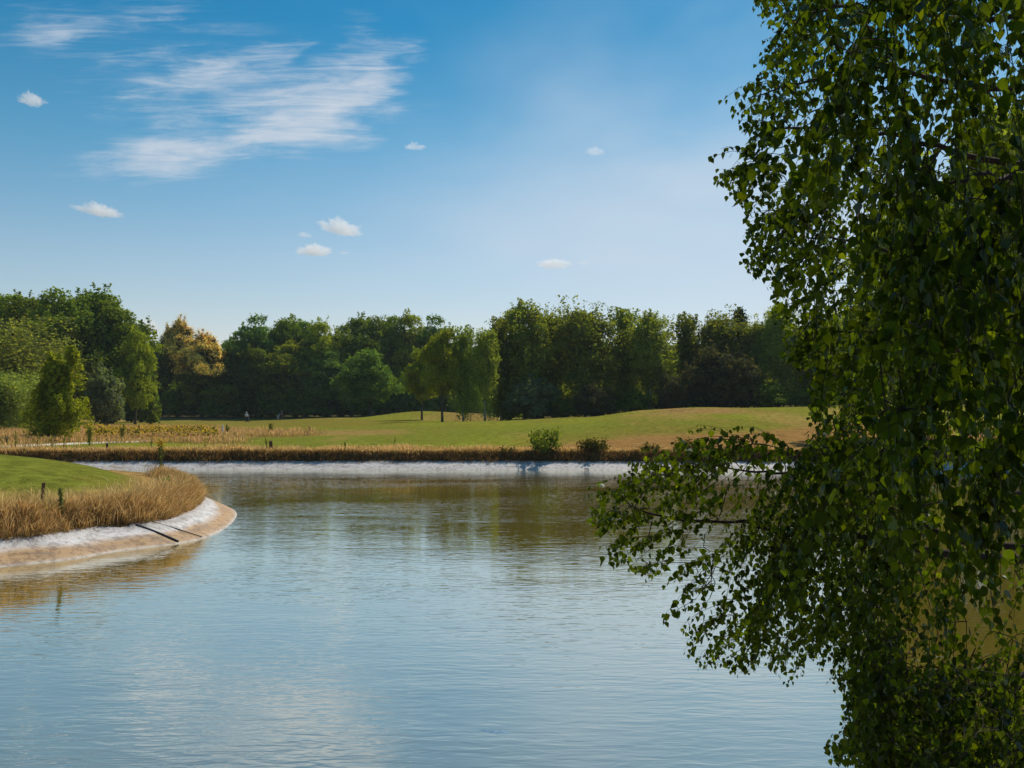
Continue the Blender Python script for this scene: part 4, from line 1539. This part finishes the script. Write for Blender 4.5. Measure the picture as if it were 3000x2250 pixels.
CROWN_EDGE = [(4400, -1800), (2250, -1800), (2180, -150), (2225, 15), (2285, 60), (2250, 120), (2240, 170), (2205, 215), (2195, 260), (2150, 285), (2190, 330), (2215, 390), (2195, 440), (2120, 470), (2130, 520),
              (2150, 560), (2210, 600), (2200, 665), (2235, 700), (2200, 760), (2260, 800), (2300, 850), (2280, 900), (2320, 950), (2300, 1010), (2345, 1050), (2375, 1080), (2380, 1150), (2400, 1200),
              (2390, 1290), (2300, 1300), (2230, 1290), (2160, 1265), (2110, 1275), (2030, 1275), (1990, 1310), (1940, 1340), (1890, 1360), (1860, 1375), (1850, 1410), (1745, 1440), (1745, 1490), (1770, 1560),
              (1780, 1640), (1840, 1650), (1880, 1690), (1960, 1665), (2015, 1720), (2000, 1765), (1965, 1800), (2030, 1860), (2020, 1905), (2060, 1930), (2180, 1955), (2260, 1935), (2340, 1965), (2425, 1890),
              (2450, 1985), (2510, 2010), (2490, 2060), (2540, 2090), (2485, 2095), (2510, 2140), (2430, 2190), (2525, 2195), (2545, 2250), (2480, 2420), (2500, 2700), (4400, 2700)]
SPARSE = [(2810, 1790, 170, 170, .2), (2520, 1560, 90, 70, .3), (2660, 300, 120, 160, .3), (2380, 1800, 70, 110, .6), (2480, 1360, 70, 60, .5), (2700, 520, 60, 80, .6), (2640, 1680, 80, 60, .4),
          (2830, 180, 90, 140, .4), (2930, 420, 70, 90, .5), (2560, 640, 60, 70, .5), (2280, 1380, 70, 40, .5)]
trunk_path = np.array([(4.55, 5.9, .6), (4.45, 5.75, 2.0), (4.3, 5.6, 3.6), (4.2, 5.45, 5.2), (4.1, 5.35, 7.0), (4.05, 5.3, 8.8), (4.0, 5.3, 10.4)])
LIMBS = [  # height on the trunk, then points (px, py, distance)
    (5.6, [(3000, 40, 5.2), (2600, 20, 4.9), (2380, 60, 4.6), (2270, 95, 4.4)]),
    (5.0, [(3000, 260, 5.1), (2650, 220, 4.8), (2350, 255, 4.5), (2200, 285, 4.3)]),
    (4.4, [(3000, 480, 5.1), (2650, 420, 4.8), (2350, 420, 4.5), (2180, 470, 4.2)]),
    (3.9, [(3050, 860, 5.2), (2850, 830, 5.0), (2620, 760, 4.8), (2400, 690, 4.6), (2260, 720, 4.4)]),
    (3.3, [(3050, 1090, 5.3), (2750, 1000, 5.0), (2480, 950, 4.8), (2340, 980, 4.7)]),
    (2.1, [(2900, 1630, 5.3), (2600, 1545, 5.15), (2480, 1530, 5.1), (2300, 1495, 5.0), (2050, 1450, 4.9), (1890, 1435, 4.85), (1790, 1440, 4.8)]),
    (2.3, [(2950, 1600, 5.5), (2700, 1530, 5.5), (2480, 1490, 5.4), (2300, 1430, 5.25), (2120, 1375, 5.15), (1950, 1345, 5.1)]),
    (1.7, [(3050, 1950, 4.9), (2850, 1960, 4.7), (2680, 2040, 4.55), (2560, 2120, 4.4)]),
    (6.2, [(3250, -350, 3.9), (3000, -250, 3.2), (2800, -150, 2.8), (2620, -90, 2.7)]),
    (4.0, [(3250, 620, 3.9), (3050, 560, 3.3), (2850, 560, 3.0), (2660, 600, 2.95)]),
    (5.2, [(3150, 250, 6.0), (2850, 260, 6.4), (2550, 230, 6.6)]),
    (3.4, [(3150, 1080, 6.2), (2850, 1020, 6.5), (2520, 1050, 6.6)]),
    (2.6, [(3200, 1450, 4.4), (3000, 1420, 3.9), (2800, 1450, 3.7), (2640, 1500, 3.7)]),
    (7.6, [(3300, -900, 4.9), (2900, -800, 4.5), (2500, -650, 4.3)]),
    (6.8, [(3500, -500, 6.8), (3100, -500, 7.6), (2700, -450, 7.8)]),
    (8.2, [(3800, -900, 6.8), (3700, -1100, 8.0)]),
]


def smooth_path(pts, k=6):
    pts = np.asarray(pts, float)
    n = len(pts)
    ext = np.vstack([2 * pts[0] - pts[1], pts, 2 * pts[-1] - pts[-2]])
    out = []
    for i in range(n - 1):
        p0, p1, p2, p3 = ext[i:i + 4]
        for s in np.arange(k) / k:
            out.append(.5 * ((2 * p1) + (-p0 + p2) * s + (2 * p0 - 5 * p1 + 4 * p2 - p3) * s ** 2 + (-p0 + 3 * p1 - 3 * p2 + p3) * s ** 3))
    out.append(pts[-1])
    return np.array(out)


birch = empty('weeping_birch', trunk_path[0])
tag(birch, 'near birch hanging its leafy boughs over the pond along the right side', 'birch')
B0 = trunk_path[0]
a = Acc()
tp = smooth_path(trunk_path, 5)
a.tube(tp - B0, np.linspace(.17, .03, len(tp)), 12)
tr_o = link('trunk', a.mesh('near_birch_trunk', [M['birch_bark']], True), birch)
limb_objs, limb_nodes, limb_id = [], [], []
for li, (za, pts) in enumerate(LIMBS):
    zt = np.interp(za, trunk_path[:, 2], np.arange(len(trunk_path)))
    k0 = int(zt)
    f0 = zt - k0
    att = trunk_path[k0] * (1 - f0) + trunk_path[min(k0 + 1, len(trunk_path) - 1)] * f0
    path = smooth_path([att] + [at(*q) for q in pts], 6)
    path[1:-1] += np.cumsum(np.random.default_rng(li).normal(0, .016, (len(path) - 2, 3)), 0) * np.sin(np.linspace(0, np.pi, len(path) - 2))[:, None]
    L = np.linalg.norm(np.diff(path, axis=0), axis=1).sum()
    a = Acc()
    a.tube(path - B0, np.linspace(1, .0, len(path)) ** 1.5 * (.006 + .0048 * L) + .0025, 7)
    lo_ = link('branch', a.mesh('near_birch_branch', [M['red_bark']], True), birch)
    limb_objs.append(lo_)
    limb_nodes.append(path[2:])
    limb_id += [li] * (len(path) - 2)
SK = np.concatenate(limb_nodes)
SK_ID = np.array(limb_id)

# leaf blade, 1 long, in its own plane (y along the blade), slightly folded on the midrib
_half = [(.0, .0), (.26, .08), (.44, .26), (.40, .38), (.34, .52), (.22, .70), (.09, .88)]
LEAF_V = [(0, .0, 0), (0, .30, -.02), (0, .55, -.03), (0, .78, -.02), (0, 1.04, .03)]
LEAF_V += [(-x_, y_, .10 * x_ - .02) for x_, y_ in _half[1:]] + [(x_, y_, .10 * x_ - .02) for x_, y_ in _half[1:]]
LEAF_V = np.array(LEAF_V, float)
LEAF_Q = [(0, 1, 6, 5), (1, 2, 8, 7), (2, 3, 9, 8), (0, 11, 12, 1), (1, 13, 14, 2), (2, 14, 15, 3)]
LEAF_T = [(1, 7, 6), (3, 10, 9), (3, 4, 10), (1, 12, 13), (3, 15, 16), (3, 16, 4)]
LEAF_Q, LEAF_T = np.array(LEAF_Q), np.array(LEAF_T)

R2 = np.random.default_rng(2024)


def strand_points(S, d0, L, droop, k=9):
    """a twig from S: starts along d0, gravity bends it down"""
    p = np.array(S, float)
    d = np.array(d0, float)
    d /= np.linalg.norm(d)
    out = [p.copy()]
    st = L / (k - 1)
    for _ in range(k - 1):
        d = d + np.array([0, 0, -droop * st]) + R2.normal(0, .10, 3) * st * 3
        d /= np.linalg.norm(d)
        p = p + d * st
        out.append(p.copy())
    return np.array(out)


strands = []          # (points, limb id or None, leaf scale)
# 1. twigs that make the outline on the left (start px,py -> tip px,py at a distance)
OUT = [((2330, 40), (2212, 15), 4.3), ((2360, 130), (2240, 125), 4.4), ((2330, 255), (2200, 275), 4.3), ((2290, 255), (2122, 290), 4.2), ((2330, 340), (2150, 335), 4.3), ((2320, 380), (2205, 400), 4.3), ((2270, 505), (2072, 462), 4.2),
       ((2280, 495), (2098, 540), 4.2), ((2300, 520), (2150, 575), 4.2), ((2330, 590), (2180, 640), 4.3), ((2330, 640), (2178, 690), 4.3), ((2320, 710), (2178, 745), 4.4), ((2370, 800), (2230, 810), 4.5), ((2400, 870), (2270, 880), 4.6),
       ((2420, 930), (2295, 960), 4.6), ((2440, 1000), (2310, 1030), 4.7), ((2450, 1090), (2360, 1100), 4.8), ((2470, 1180), (2380, 1210), 4.9),
       ((2330, 1330), (2155, 1252), 5.0), ((2200, 1330), (2015, 1258), 5.0), ((2320, 1345), (2200, 1275), 5.0), ((2060, 1360), (1945, 1320), 5.0), ((2000, 1370), (1862, 1355), 5.0), ((1960, 1390), (1850, 1372), 5.0), ((1950, 1410), (1808, 1395), 4.9), ((1900, 1440), (1728, 1425), 4.8),
       ((1880, 1460), (1738, 1500), 4.8), ((1900, 1490), (1745, 1560), 4.8), ((1880, 1540), (1770, 1640), 4.8), ((1900, 1500), (1800, 1590), 4.75), ((2000, 1600), (1868, 1690), 4.8), ((2080, 1650), (1945, 1720), 4.8), ((2080, 1720), (1955, 1800), 4.8),
       ((2100, 1800), (2010, 1905), 4.8), ((2150, 1850), (2050, 1935), 4.8), ((2260, 1850), (2190, 1960), 4.9), ((2330, 1850), (2280, 1950), 4.9), ((2400, 1830), (2330, 1970), 4.9), ((2500, 1900), (2440, 1985), 4.7),
       ((2620, 2010), (2475, 2060), 4.5), ((2640, 2060), (2480, 2100), 4.5), ((2640, 2130), (2412, 2190), 4.4), ((2650, 2180), (2520, 2240), 4.4), ((2600, 1950), (2520, 2020), 4.6),
       ((2330, 180), (2225, 215), 4.3), ((2350, 80), (2270, 60), 4.4), ((2300, 300), (2180, 310), 4.3), ((2340, 430), (2190, 445), 4.3), ((2350, 560), (2190, 600), 4.3), ((2380, 760), (2250, 770), 4.5)]
for (s, e, D) in OUT:
    for rep in range(2):
        D1 = D + R2.normal(0, .12)
        S, T = at(s[0] + R2.normal(0, 12 * rep), s[1] + R2.normal(0, 14 * rep), D1 + .1), at(e[0] + rep * R2.uniform(5, 40), e[1] + R2.normal(0, 16) * rep, D1)
        k = np.linspace(0, 1, 10)[:, None]
        mid = np.array([0, 0, .05]) * (np.sin(np.pi * k))
        pts = S + (T - S) * k + mid + R2.normal(0, .006, (10, 3))
        strands.append([pts, 1.05 - .25 * rep * R2.random(), 1.5 - .4 * rep])
# 2. twigs filling the crown
want = 2250
tries = 0
while len(strands) < want and tries < 60000:
    tries += 1
    zone = R2.random()
    if zone < .58:
        px, py = R2.uniform(2100, 3050), R2.uniform(-120, 1330)
    elif zone < .74:
        px, py = R2.uniform(1760, 2700), R2.uniform(1260, 1960)
    else:
        px, py = R2.uniform(2380, 3050), R2.uniform(1300, 2330) if R2.random() < .5 else R2.uniform(1930, 2380)
    if not inside_poly(CROWN_EDGE, np.array([px]), np.array([py]))[0]:
        continue
    keep_p = 1.0
    for (cx, cy, rx, ry, f) in SPARSE:
        q = ((px - cx) / rx) ** 2 + ((py - cy) / ry) ** 2
        keep_p *= f + (1 - f) * min(1, max(0, q - .4) / .8)
    if R2.random() > keep_p:
        continue
    if py < 1330 and px > 2430:
        u = R2.random()
        D = R2.uniform(2.5, 3.3) if u < .19 else (R2.uniform(4.0, 5.6) if u < .66 else R2.uniform(5.6, 7.2))
    elif py < 1330:
        D = R2.uniform(4.0, 5.4)
    elif px < 2400:
        D = R2.uniform(4.5, 5.5)
    else:
        D = R2.uniform(3.6, 5.6)
    S = at(px, py, D)
    cl_ = float(vnoise(S[0] * 2.6 + S[2] * 1.1, S[1] * 2.2 + S[2] * 2.7, 131))
    if R2.random() > float(sstep(.28, .6, np.array(cl_))):
        continue
    leftness = max(.5 if D > 3.4 else .05, min(1, (2650 - px) / 450)) if py < 1330 else max(.4, min(1, (2500 - px) / 500))
    for rep_ in range(int(R2.integers(2, 5))):            # a spray: several twigs from one spot
        az = R2.uniform(-.9, .9) + math.pi
        d0 = np.array([math.cos(az), math.sin(az) * .8, R2.uniform(-.5, .35)]) * leftness + np.array([R2.normal(0, .5), R2.normal(0, .5), -.8]) * (1 - leftness)
        L = R2.uniform(.14, .5) * (1 + .5 * (1 - leftness))
        pts = strand_points(S + R2.normal(0, .045, 3) * (rep_ > 0), d0, L, R2.uniform(.4, 2.4) + 1.0 * (1 - leftness))
        strands.append([pts, R2.uniform(.72, 1.2) * (1.22 if D < 3.4 else 1), 1.0])
# dense low boughs at the bottom
lo_n = 0
while lo_n < 300:
    px, py = R2.uniform(2480, 3060), R2.uniform(1960, 2420)
    if not inside_poly(CROWN_EDGE, np.array([px]), np.array([py]))[0]:
        continue
    lo_n += 1
    az = R2.uniform(-1.2, 1.2) + math.pi
    pts = strand_points(at(px, py, R2.uniform(3.5, 5.2)), np.array([math.cos(az), math.sin(az), R2.uniform(-.6, .4)]), R2.uniform(.2, .45), R2.uniform(.6, 2.4))
    strands.append([pts, R2.uniform(.75, 1.15), 1.0])
# 3. the part of the crown above and beside the view (it shades the rest)
for _ in range(320):
    li = int(R2.choice([0, 8, 13, 14, 15, 13, 14, 8]))
    nodes = limb_nodes[li]
    S = nodes[R2.integers(0, len(nodes))] + R2.normal(0, .38, 3)
    if project(S)[1] > -60 and project(S)[0] < 3020:
        continue
    pts = strand_points(S, R2.normal(0, 1, 3), R2.uniform(.3, .6), 3)
    strands.append([pts, 1.35, 1.2])
# 4. long thin hanging twigs close to the camera
for _ in range(46):
    nd = limb_nodes[8 if R2.random() < .7 else 9]
    S = nd[R2.integers(2, len(nd))] + R2.normal(0, .10, 3)
    pts = strand_points(S, np.array([R2.normal(0, .4), R2.normal(0, .4), -.6]), R2.uniform(.7, 1.7), 2.5, 16)
    strands.append([pts, R2.uniform(1.0, 1.3), 2.1])

# connect every twig to the nearest older wood, closest first
starts = np.array([s[0][0] for s in strands])
dmin = np.array([np.sqrt(((SK - s) ** 2).sum(1)).min() for s in starts])
order = np.argsort(dmin)
NB_MAX = len(SK) + 4 * len(strands)
nodes = np.empty((NB_MAX, 3))
ids = np.empty(NB_MAX, int)
nodes[:len(SK)] = SK
ids[:len(SK)] = SK_ID
cnt = len(SK)
fol = [dict(tv=[], lv=[], ls=[], lp=[], ld=[], ln=[], col=[]) for _ in LIMBS]
twigs = [Acc() for _ in LIMBS]
for oi in order:
    pts, lsc, lsp = strands[oi]
    d2 = ((nodes[:cnt] - pts[0]) ** 2).sum(1)
    q = int(d2.argmin())
    li = ids[q]
    con = nodes[q]
    dist = math.sqrt(d2[q])
    # cut the twig where it leaves the outline (keeps the shape of the crown)
    pp_ = project(pts)
    ins = inside_poly(CROWN_EDGE, pp_[0], pp_[1])
    if oi >= 2 * len(OUT):
        bad = np.nonzero(~ins)[0]
        if len(bad) and bad[0] < 3:
            continue
        if len(bad):
            pts = pts[:bad[0] + 1]
    k = len(pts)
    if dist > .02:
        mid = (con + pts[0]) / 2 + np.array([0, 0, .04 * dist])
        twigs[li].tube(np.array([con, mid - (mid - con) * .3, mid + (pts[0] - mid) * .4, pts[0]]) - B0, np.linspace(.0022 + .0016 * dist, .0017, 4), 4, m=0, cap=False)
    twigs[li].tube(pts - B0, np.linspace(.0018, .0007, k), 3, m=0, cap=False)
    add = pts[:: max(1, k // 3)][:3]
    nodes[cnt:cnt + len(add)] = add
    ids[cnt:cnt + len(add)] = li
    cnt += len(add)
    # leaves along the twig, alternating, hanging
    seg = np.linalg.norm(np.diff(pts, axis=0), axis=1)
    Ls = np.concatenate([[0], np.cumsum(seg)])
    sp_ = R2.uniform(.017, .024) * lsp
    tt = np.arange(.02, Ls[-1], sp_)
    if len(tt) == 0:
        continue
    tt = np.concatenate([tt, [Ls[-1]]])
    base = np.column_stack([np.interp(tt, Ls, pts[:, q2]) for q2 in range(3)])
    m_ = len(tt)
    az = R2.uniform(0, 6.28, m_)
    pet = np.column_stack([np.cos(az), np.sin(az), R2.uniform(-.5, .2, m_)]) * R2.uniform(.008, .02, (m_, 1))
    base = base + pet
    down = np.column_stack([np.cos(az) * .35, np.sin(az) * .35, -np.ones(m_)]) + R2.normal(0, .33, (m_, 3))
    down /= np.linalg.norm(down, axis=1)[:, None]
    f = fol[li]
    f['lp'].append(base)
    f['ld'].append(down)
    f['ls'].append(R2.uniform(.024, .042, m_) * lsc * (1 - .35 * (np.arange(m_) / m_) ** 3))
    young = R2.random(m_) < .06
    c = np.array([.020, .042, .009])[None] * R2.uniform(.45, 1.55, (m_, 1))
    c = np.where(young[:, None], c * np.array([2.4, 2.0, .9]), c)
    f['col'].append(c)
tot = 0
for li, f in enumerate(fol):
    if not f['lp']:
        continue
    P, Dn, S, cl = (np.concatenate(f[q]) for q in ('lp', 'ld', 'ls', 'col'))
    n = len(P)
    tot += n
    r = R2.normal(0, 1, (n, 3))
    X = np.cross(Dn, r)
    X /= np.linalg.norm(X, axis=1)[:, None]
    Z = np.cross(X, Dn)
    fold = R2.uniform(.3, 2.6, n)
    wsc = R2.uniform(.85, 1.1, n)
    V = P[:, None, :] + S[:, None, None] * (LEAF_V[None, :, :1] * wsc[:, None, None] * X[:, None, :] + LEAF_V[None, :, 1:2] * Dn[:, None, :] + LEAF_V[None, :, 2:] * fold[:, None, None] * Z[:, None, :]) - B0
    nv = len(LEAF_V)
    off = (np.arange(n) * nv)[:, None, None]
    tw = twigs[li]
    tw.add(V.reshape(-1, 3), (LEAF_Q[None] + off).reshape(-1, 4), (LEAF_T[None] + off).reshape(-1, 3), np.repeat(cl, nv, axis=0), m=1)
    link('foliage', tw.mesh('near_birch_foliage', [M['twig'], M['leaf_near']]), limb_objs[li])
print('near birch leaves', tot, 'strands', len(strands))

# ------------------------------------------------------------------ sun and sky
SUN_EL, SUN_AZ = rad(51), rad(36)
sun_d = bpy.data.lights.new('sun', 'SUN')
sun_d.energy = 4.2
sun_d.angle = rad(.53)
sun_d.color = (1.0, .93, .82)
sun = bpy.data.objects.new('sun', sun_d)
C.objects.link(sun)
dirv = Vector((math.cos(SUN_EL) * math.sin(SUN_AZ), math.cos(SUN_EL) * math.cos(SUN_AZ), math.sin(SUN_EL)))
sun.rotation_euler = dirv.to_track_quat('Z', 'Y').to_euler()
sun.location = (40, 60, 60)

world = bpy.data.worlds.new('World')
scene.world = world
world.use_nodes = True
nt = world.node_tree
nt.nodes.clear()
b = NB(nt)
out = b.n('ShaderNodeOutputWorld')
bg = b.n('ShaderNodeBackground')
sky = b.n('ShaderNodeTexSky', sky_type='NISHITA')
sky.sun_disc = False
sky.sun_elevation = SUN_EL
sky.sun_rotation = SUN_AZ
sky.air_density = 1.0
sky.dust_density = .35
sky.ozone_density = 3.0
col = sky.outputs[0]
gen = b.n('ShaderNodeTexCoord').outputs['Generated']
sx = b.n('ShaderNodeSeparateXYZ')
b.put(sx.inputs[0], gen)
X, Y, Z = sx.outputs
# photographic rendering of this sky: a polarised, cooler, deeper blue overhead
hs = b.n('ShaderNodeHueSaturation')
hs.inputs['Saturation'].default_value = 1.15
hs.inputs['Hue'].default_value = .478
b.put(hs.inputs['Color'], col)
col = hs.outputs[0]
gr = b.n('ShaderNodeValToRGB')
el = gr.color_ramp.elements
GR = [(0.0, (1.20, .90, .84)), (.155, (1.06, .87, .86)), (.265, (.53, .76, .83)), (.365, (.185, .63, .78)), (.6, (.18, .61, .78)), (1.0, (.3, .66, .8))]
while len(el) < len(GR):
    el.new(.5)
for e_, (q, c_) in zip(el, GR):
    e_.position = q
    e_.color = (*[v / 1.3 for v in c_], 1)
b.put(gr.inputs[0], Z)
col = b.mix(1.0, col, gr.outputs[0], 'MULTIPLY')
col = b.mix(1.0, col, (1.3, 1.3, 1.3, 1), 'MULTIPLY')
# thin cirrus, fixed in the sky by direction (azimuth and altitude tangents)
Ys = b.math('MAXIMUM', Y, .05)
U = b.math('DIVIDE', X, Ys)
Vv = b.math('DIVIDE', Z, Ys)
front = b.ramp(Y, .15, .4)


wn1 = b.n('ShaderNodeTexNoise')
wn1.inputs['Scale'].default_value = 9.0
wn1.inputs['Detail'].default_value = 5
cw = b.n('ShaderNodeCombineXYZ')
b.put(cw.inputs[0], U)
b.put(cw.inputs[1], b.math('MULTIPLY', Vv, 3.0))
b.put(wn1.inputs['Vector'], cw.outputs[0])
sw_ = b.n('ShaderNodeSeparateXYZ')
b.put(sw_.inputs[0], wn1.outputs['Color'])
UW = b.math('ADD', U, b.math('MULTIPLY', b.math('SUBTRACT', sw_.outputs[0], .5), .16))
VW = b.math('ADD', Vv, b.math('MULTIPLY', b.math('SUBTRACT', sw_.outputs[1], .5), .045))


def blob(px, py, rx, ry, rot, amp=1.0):
    cu, cv = (px - 1500) / F, (1215 - py) / F
    c_, s_ = math.cos(rad(rot)), math.sin(rad(rot))
    du, dv = b.math('SUBTRACT', UW, cu), b.math('SUBTRACT', VW, cv)
    a_ = b.math('ADD', b.math('MULTIPLY', du, c_ * F / rx), b.math('MULTIPLY', dv, s_ * F / rx))
    e_ = b.math('ADD', b.math('MULTIPLY', du, -s_ * F / ry), b.math('MULTIPLY', dv, c_ * F / ry))
    r2 = b.math('ADD', b.math('MULTIPLY', a_, a_), b.math('MULTIPLY', e_, e_))
    g_ = b.math('POWER', 2.718, b.math('MULTIPLY', r2, -1.0))
    return b.math('MULTIPLY', g_, amp)


blobs = [(30, 60, 120, 45, 10, .7), (140, 100, 150, 60, 14, .75), (330, 60, 200, 60, 8, .4), (560, 40, 170, 60, -6, .5), (460, 190, 250, 70, 5, .95), (690, 165, 130, 34, 10, .7), (540, 255, 210, 55, 12, .85), (900, 150, 75, 20, 25, .55),
         (760, 205, 160, 45, 20, .7), (1110, 110, 90, 60, -20, .6), (1120, 190, 120, 50, 32, 1.0), (980, 255, 200, 80, 20, 1.0), (840, 345, 260, 85, 14, 1.1), (960, 390, 170, 50, 10, .8), (1030, 330, 120, 60, 20, .8), (620, 430, 240, 55, 12, 1.0), (420, 455, 190, 60, 4, 1.1),
         (540, 510, 240, 40, 0, .6), (480, 335, 70, 22, 15, .5), (700, 300, 150, 40, 15, .6), (1290, 435, 45, 24, 10, .4), (1225, 430, 45, 30, 20, .45), (1915, 372, 40, 9, 0, .55), (1060, 20, 120, 25, 0, .4)]
tot_ = None
for q in blobs:
    if q[5] == 0:
        continue
    g_ = blob(*q)
    tot_ = g_ if tot_ is None else b.math('ADD', tot_, g_)
cb = b.n('ShaderNodeCombineXYZ')
b.put(cb.inputs[0], U)
b.put(cb.inputs[1], Vv)
uv = cb.outputs[0]
mp = b.n('ShaderNodeMapping')
b.put(mp.inputs[0], uv)
mp.inputs['Rotation'].default_value = (0, 0, rad(-13))
mp.inputs['Scale'].default_value = (9, 95, 1)
st1 = b.noise(mp.outputs[0], 1.0, 8, .68, 1.2)
mp2 = b.n('ShaderNodeMapping')
b.put(mp2.inputs[0], uv)
mp2.inputs['Rotation'].default_value = (0, 0, rad(-20))
mp2.inputs['Scale'].default_value = (9, 22, 1)
st2 = b.noise(mp2.outputs[0], 1.3, 5, .6, .4)
tex = b.math('ADD', b.math('MULTIPLY', st1, .6), b.math('MULTIPLY', st2, .4))
cir = b.math('MULTIPLY', b.ramp(b.math('ADD', b.math('MULTIPLY', tot_, .55), b.math('MULTIPLY', b.math('SUBTRACT', tex, .5), 3.0)), .06, 1.5), b.math('MINIMUM', b.math('MULTIPLY', tot_, 1.6), 1.0))
cir = b.math('MULTIPLY', b.math('MULTIPLY', cir, .86), front, clamp=True)
# faint high veil that pales the lower right half of the sky
veil_n = b.noise(b.scale(uv, (2.2, 4.0, 1)), 1.0, 4, .5, .3)
veil = b.math('MULTIPLY', b.ramp(b.math('ADD', b.math('MULTIPLY', U, .7), b.math('SUBTRACT', veil_n, b.math('MULTIPLY', Vv, .6))), .20, .75, 0, .5), front)
veil = b.math('ADD', veil, b.math('MULTIPLY', blob(1850, 640, 800, 240, 0, .40), front))
veil = b.math('MULTIPLY', veil, b.ramp(veil_n, .2, .6, .75, 1.1), clamp=True)
CIRRUS = (5.6, 6.0, 6.6, 1)
col = b.mix(veil, col, (5.2, 6.0, 6.9, 1))
col = b.mix(cir, col, CIRRUS)
b.put(bg.inputs[0], col)
bg.inputs[1].default_value = .11
nt.links.new(bg.outputs[0], out.inputs[0])

# ------------------------------------------------------------------ small cumulus clouds, 2-3 km away
m, nt, out = new_mat('cloud_vapour')
b = NB(nt)
vol = b.n('ShaderNodeVolumeScatter')
vol.inputs['Color'].default_value = (.995, .995, 1, 1)
vol.inputs['Density'].default_value = .021
vol.inputs['Anisotropy'].default_value = .35
nt.links.new(vol.outputs[0], out.inputs['Volume'])
M['cloud'] = m
import bmesh


def cloud(px, py, wpx, hpx, D, seed, label, tilt=0.0):
    """lumpy flat-bottomed puff of several lobes grown into one surface"""
    r = np.random.default_rng(seed)
    bm = bmesh.new()
    bmesh.ops.create_icosphere(bm, subdivisions=5, radius=1)
    V = np.array([v.co[:] for v in bm.verts])
    lob = []
    for q in range(9):
        fx = r.uniform(-.75, .75)
        lob.append((fx, r.uniform(-.3, .3), r.uniform(-.1, .45) * (1 - abs(fx)), r.uniform(.16, .42) * (1.1 - .6 * abs(fx))))
    lob = np.array(lob + [(0, 0, 0, .45), (-.35, 0, 0, .35), (.35, 0, 0, .35)])
    rad_ = np.full(len(V), .3)
    for (lx, ly, lz, lr) in lob:
        c = np.array([lx, ly, lz])
        dn = V @ c
        disc = dn ** 2 - (c @ c - lr ** 2)
        hit = np.where(disc > 0, dn + np.sqrt(np.maximum(disc, 0)), 0)
        rad_ = np.maximum(rad_, hit)
    nz = fbm(V[:, 0] * 4 + V[:, 2] * 3 + 9, V[:, 1] * 4 + V[:, 2] * 5 + 9, seed, 5)
    nz2 = fbm(V[:, 0] * 9 + V[:, 2] * 6 + 30, V[:, 1] * 9 - V[:, 2] * 7 + 30, seed + 40, 5)
    P = V * (rad_ * (.12 + .8 * nz + 1.1 * nz2))[:, None]
    P[:, 2] = np.where(P[:, 2] < -.1, -.1 + (P[:, 2] + .1) * .55, P[:, 2])
    P /= np.array([np.ptp(P[:, 0]), np.ptp(P[:, 0]), np.ptp(P[:, 2])])
    s = D / F
    c = at(px, py, D)
    P = P * np.array([wpx * s, wpx * s, hpx * s])
    P[:, 2] -= math.tan(rad(tilt * .5)) * P[:, 0]
    me = bpy.data.meshes.new('cloud')
    for v, q in zip(bm.verts, P):
        v.co = q
    for f in bm.faces:
        f.smooth = True
    bm.to_mesh(me)
    bm.free()
    me.materials.append(M['cloud'])
    o = link('cloud', me)
    o.location = c
    tag(o, label, 'cloud')


CLOUDS = [(88, 296, 95, 44, 3000, 1, 'small ragged white cloud high at the left edge, below the streaky cirrus', 8), (298, 622, 160, 56, 3200, 2, 'lone flat white puff above the left oaks', 12),
          (998, 675, 150, 66, 3300, 3, 'upper and larger of the two stacked puffs in the middle of the sky', 14), (890, 690, 50, 20, 3300, 4, 'tiny wisp just left of the upper stacked puff', 10),
          (922, 738, 125, 46, 3400, 5, 'lower puff under the upper stacked one', 0), (1008, 742, 40, 12, 3400, 6, 'tiny flat scrap right of the lower stacked puff', 0),
          (1742, 445, 62, 34, 3200, 7, 'small bright puff left of the near birch, high over the tallest birch', 10), (1625, 776, 118, 40, 3600, 8, 'low flat puff over the birch stand'),
          (1212, 432, 74, 24, 3200, 13, 'thin ragged wisp of cloud in the upper middle of the sky', -6),
          (1710, 774, 32, 16, 3600, 9, 'tiny round puff just right of the low flat one'), (430, 965, 110, 60, 4200, 10, 'white cloud peeping out between the left oaks and the chestnuts', 18)]
for q in CLOUDS:
    cloud(*q)

# ------------------------------------------------------------------ summer haze over the whole place
m, nt, out = new_mat('haze_air')
b = NB(nt)
pv = b.n('ShaderNodeVolumePrincipled')
pv.inputs['Color'].default_value = (.72, .86, 1.0, 1)
pv.inputs['Density'].default_value = .00011
pv.inputs['Anisotropy'].default_value = .2
nt.links.new(pv.outputs[0], out.inputs['Volume'])
a = Acc()
a.box((0, 0, 12.0), (13000, 13000, 29.0))
hz_ = link('haze', a.mesh('haze', [m]))
tag(hz_, kind='stuff')

# ------------------------------------------------------------------ render settings
scene.render.engine = 'CYCLES'
cy = scene.cycles
cy.max_bounces = 8
cy.diffuse_bounces = 4
cy.glossy_bounces = 3
cy.transmission_bounces = 6
cy.volume_bounces = 10
cy.transparent_max_bounces = 16
cy.use_denoising = True
scene.view_settings.view_transform = 'Standard'
scene.view_settings.look = 'None'
scene.view_settings.exposure = 0.06
scene.view_settings.gamma = 1.0
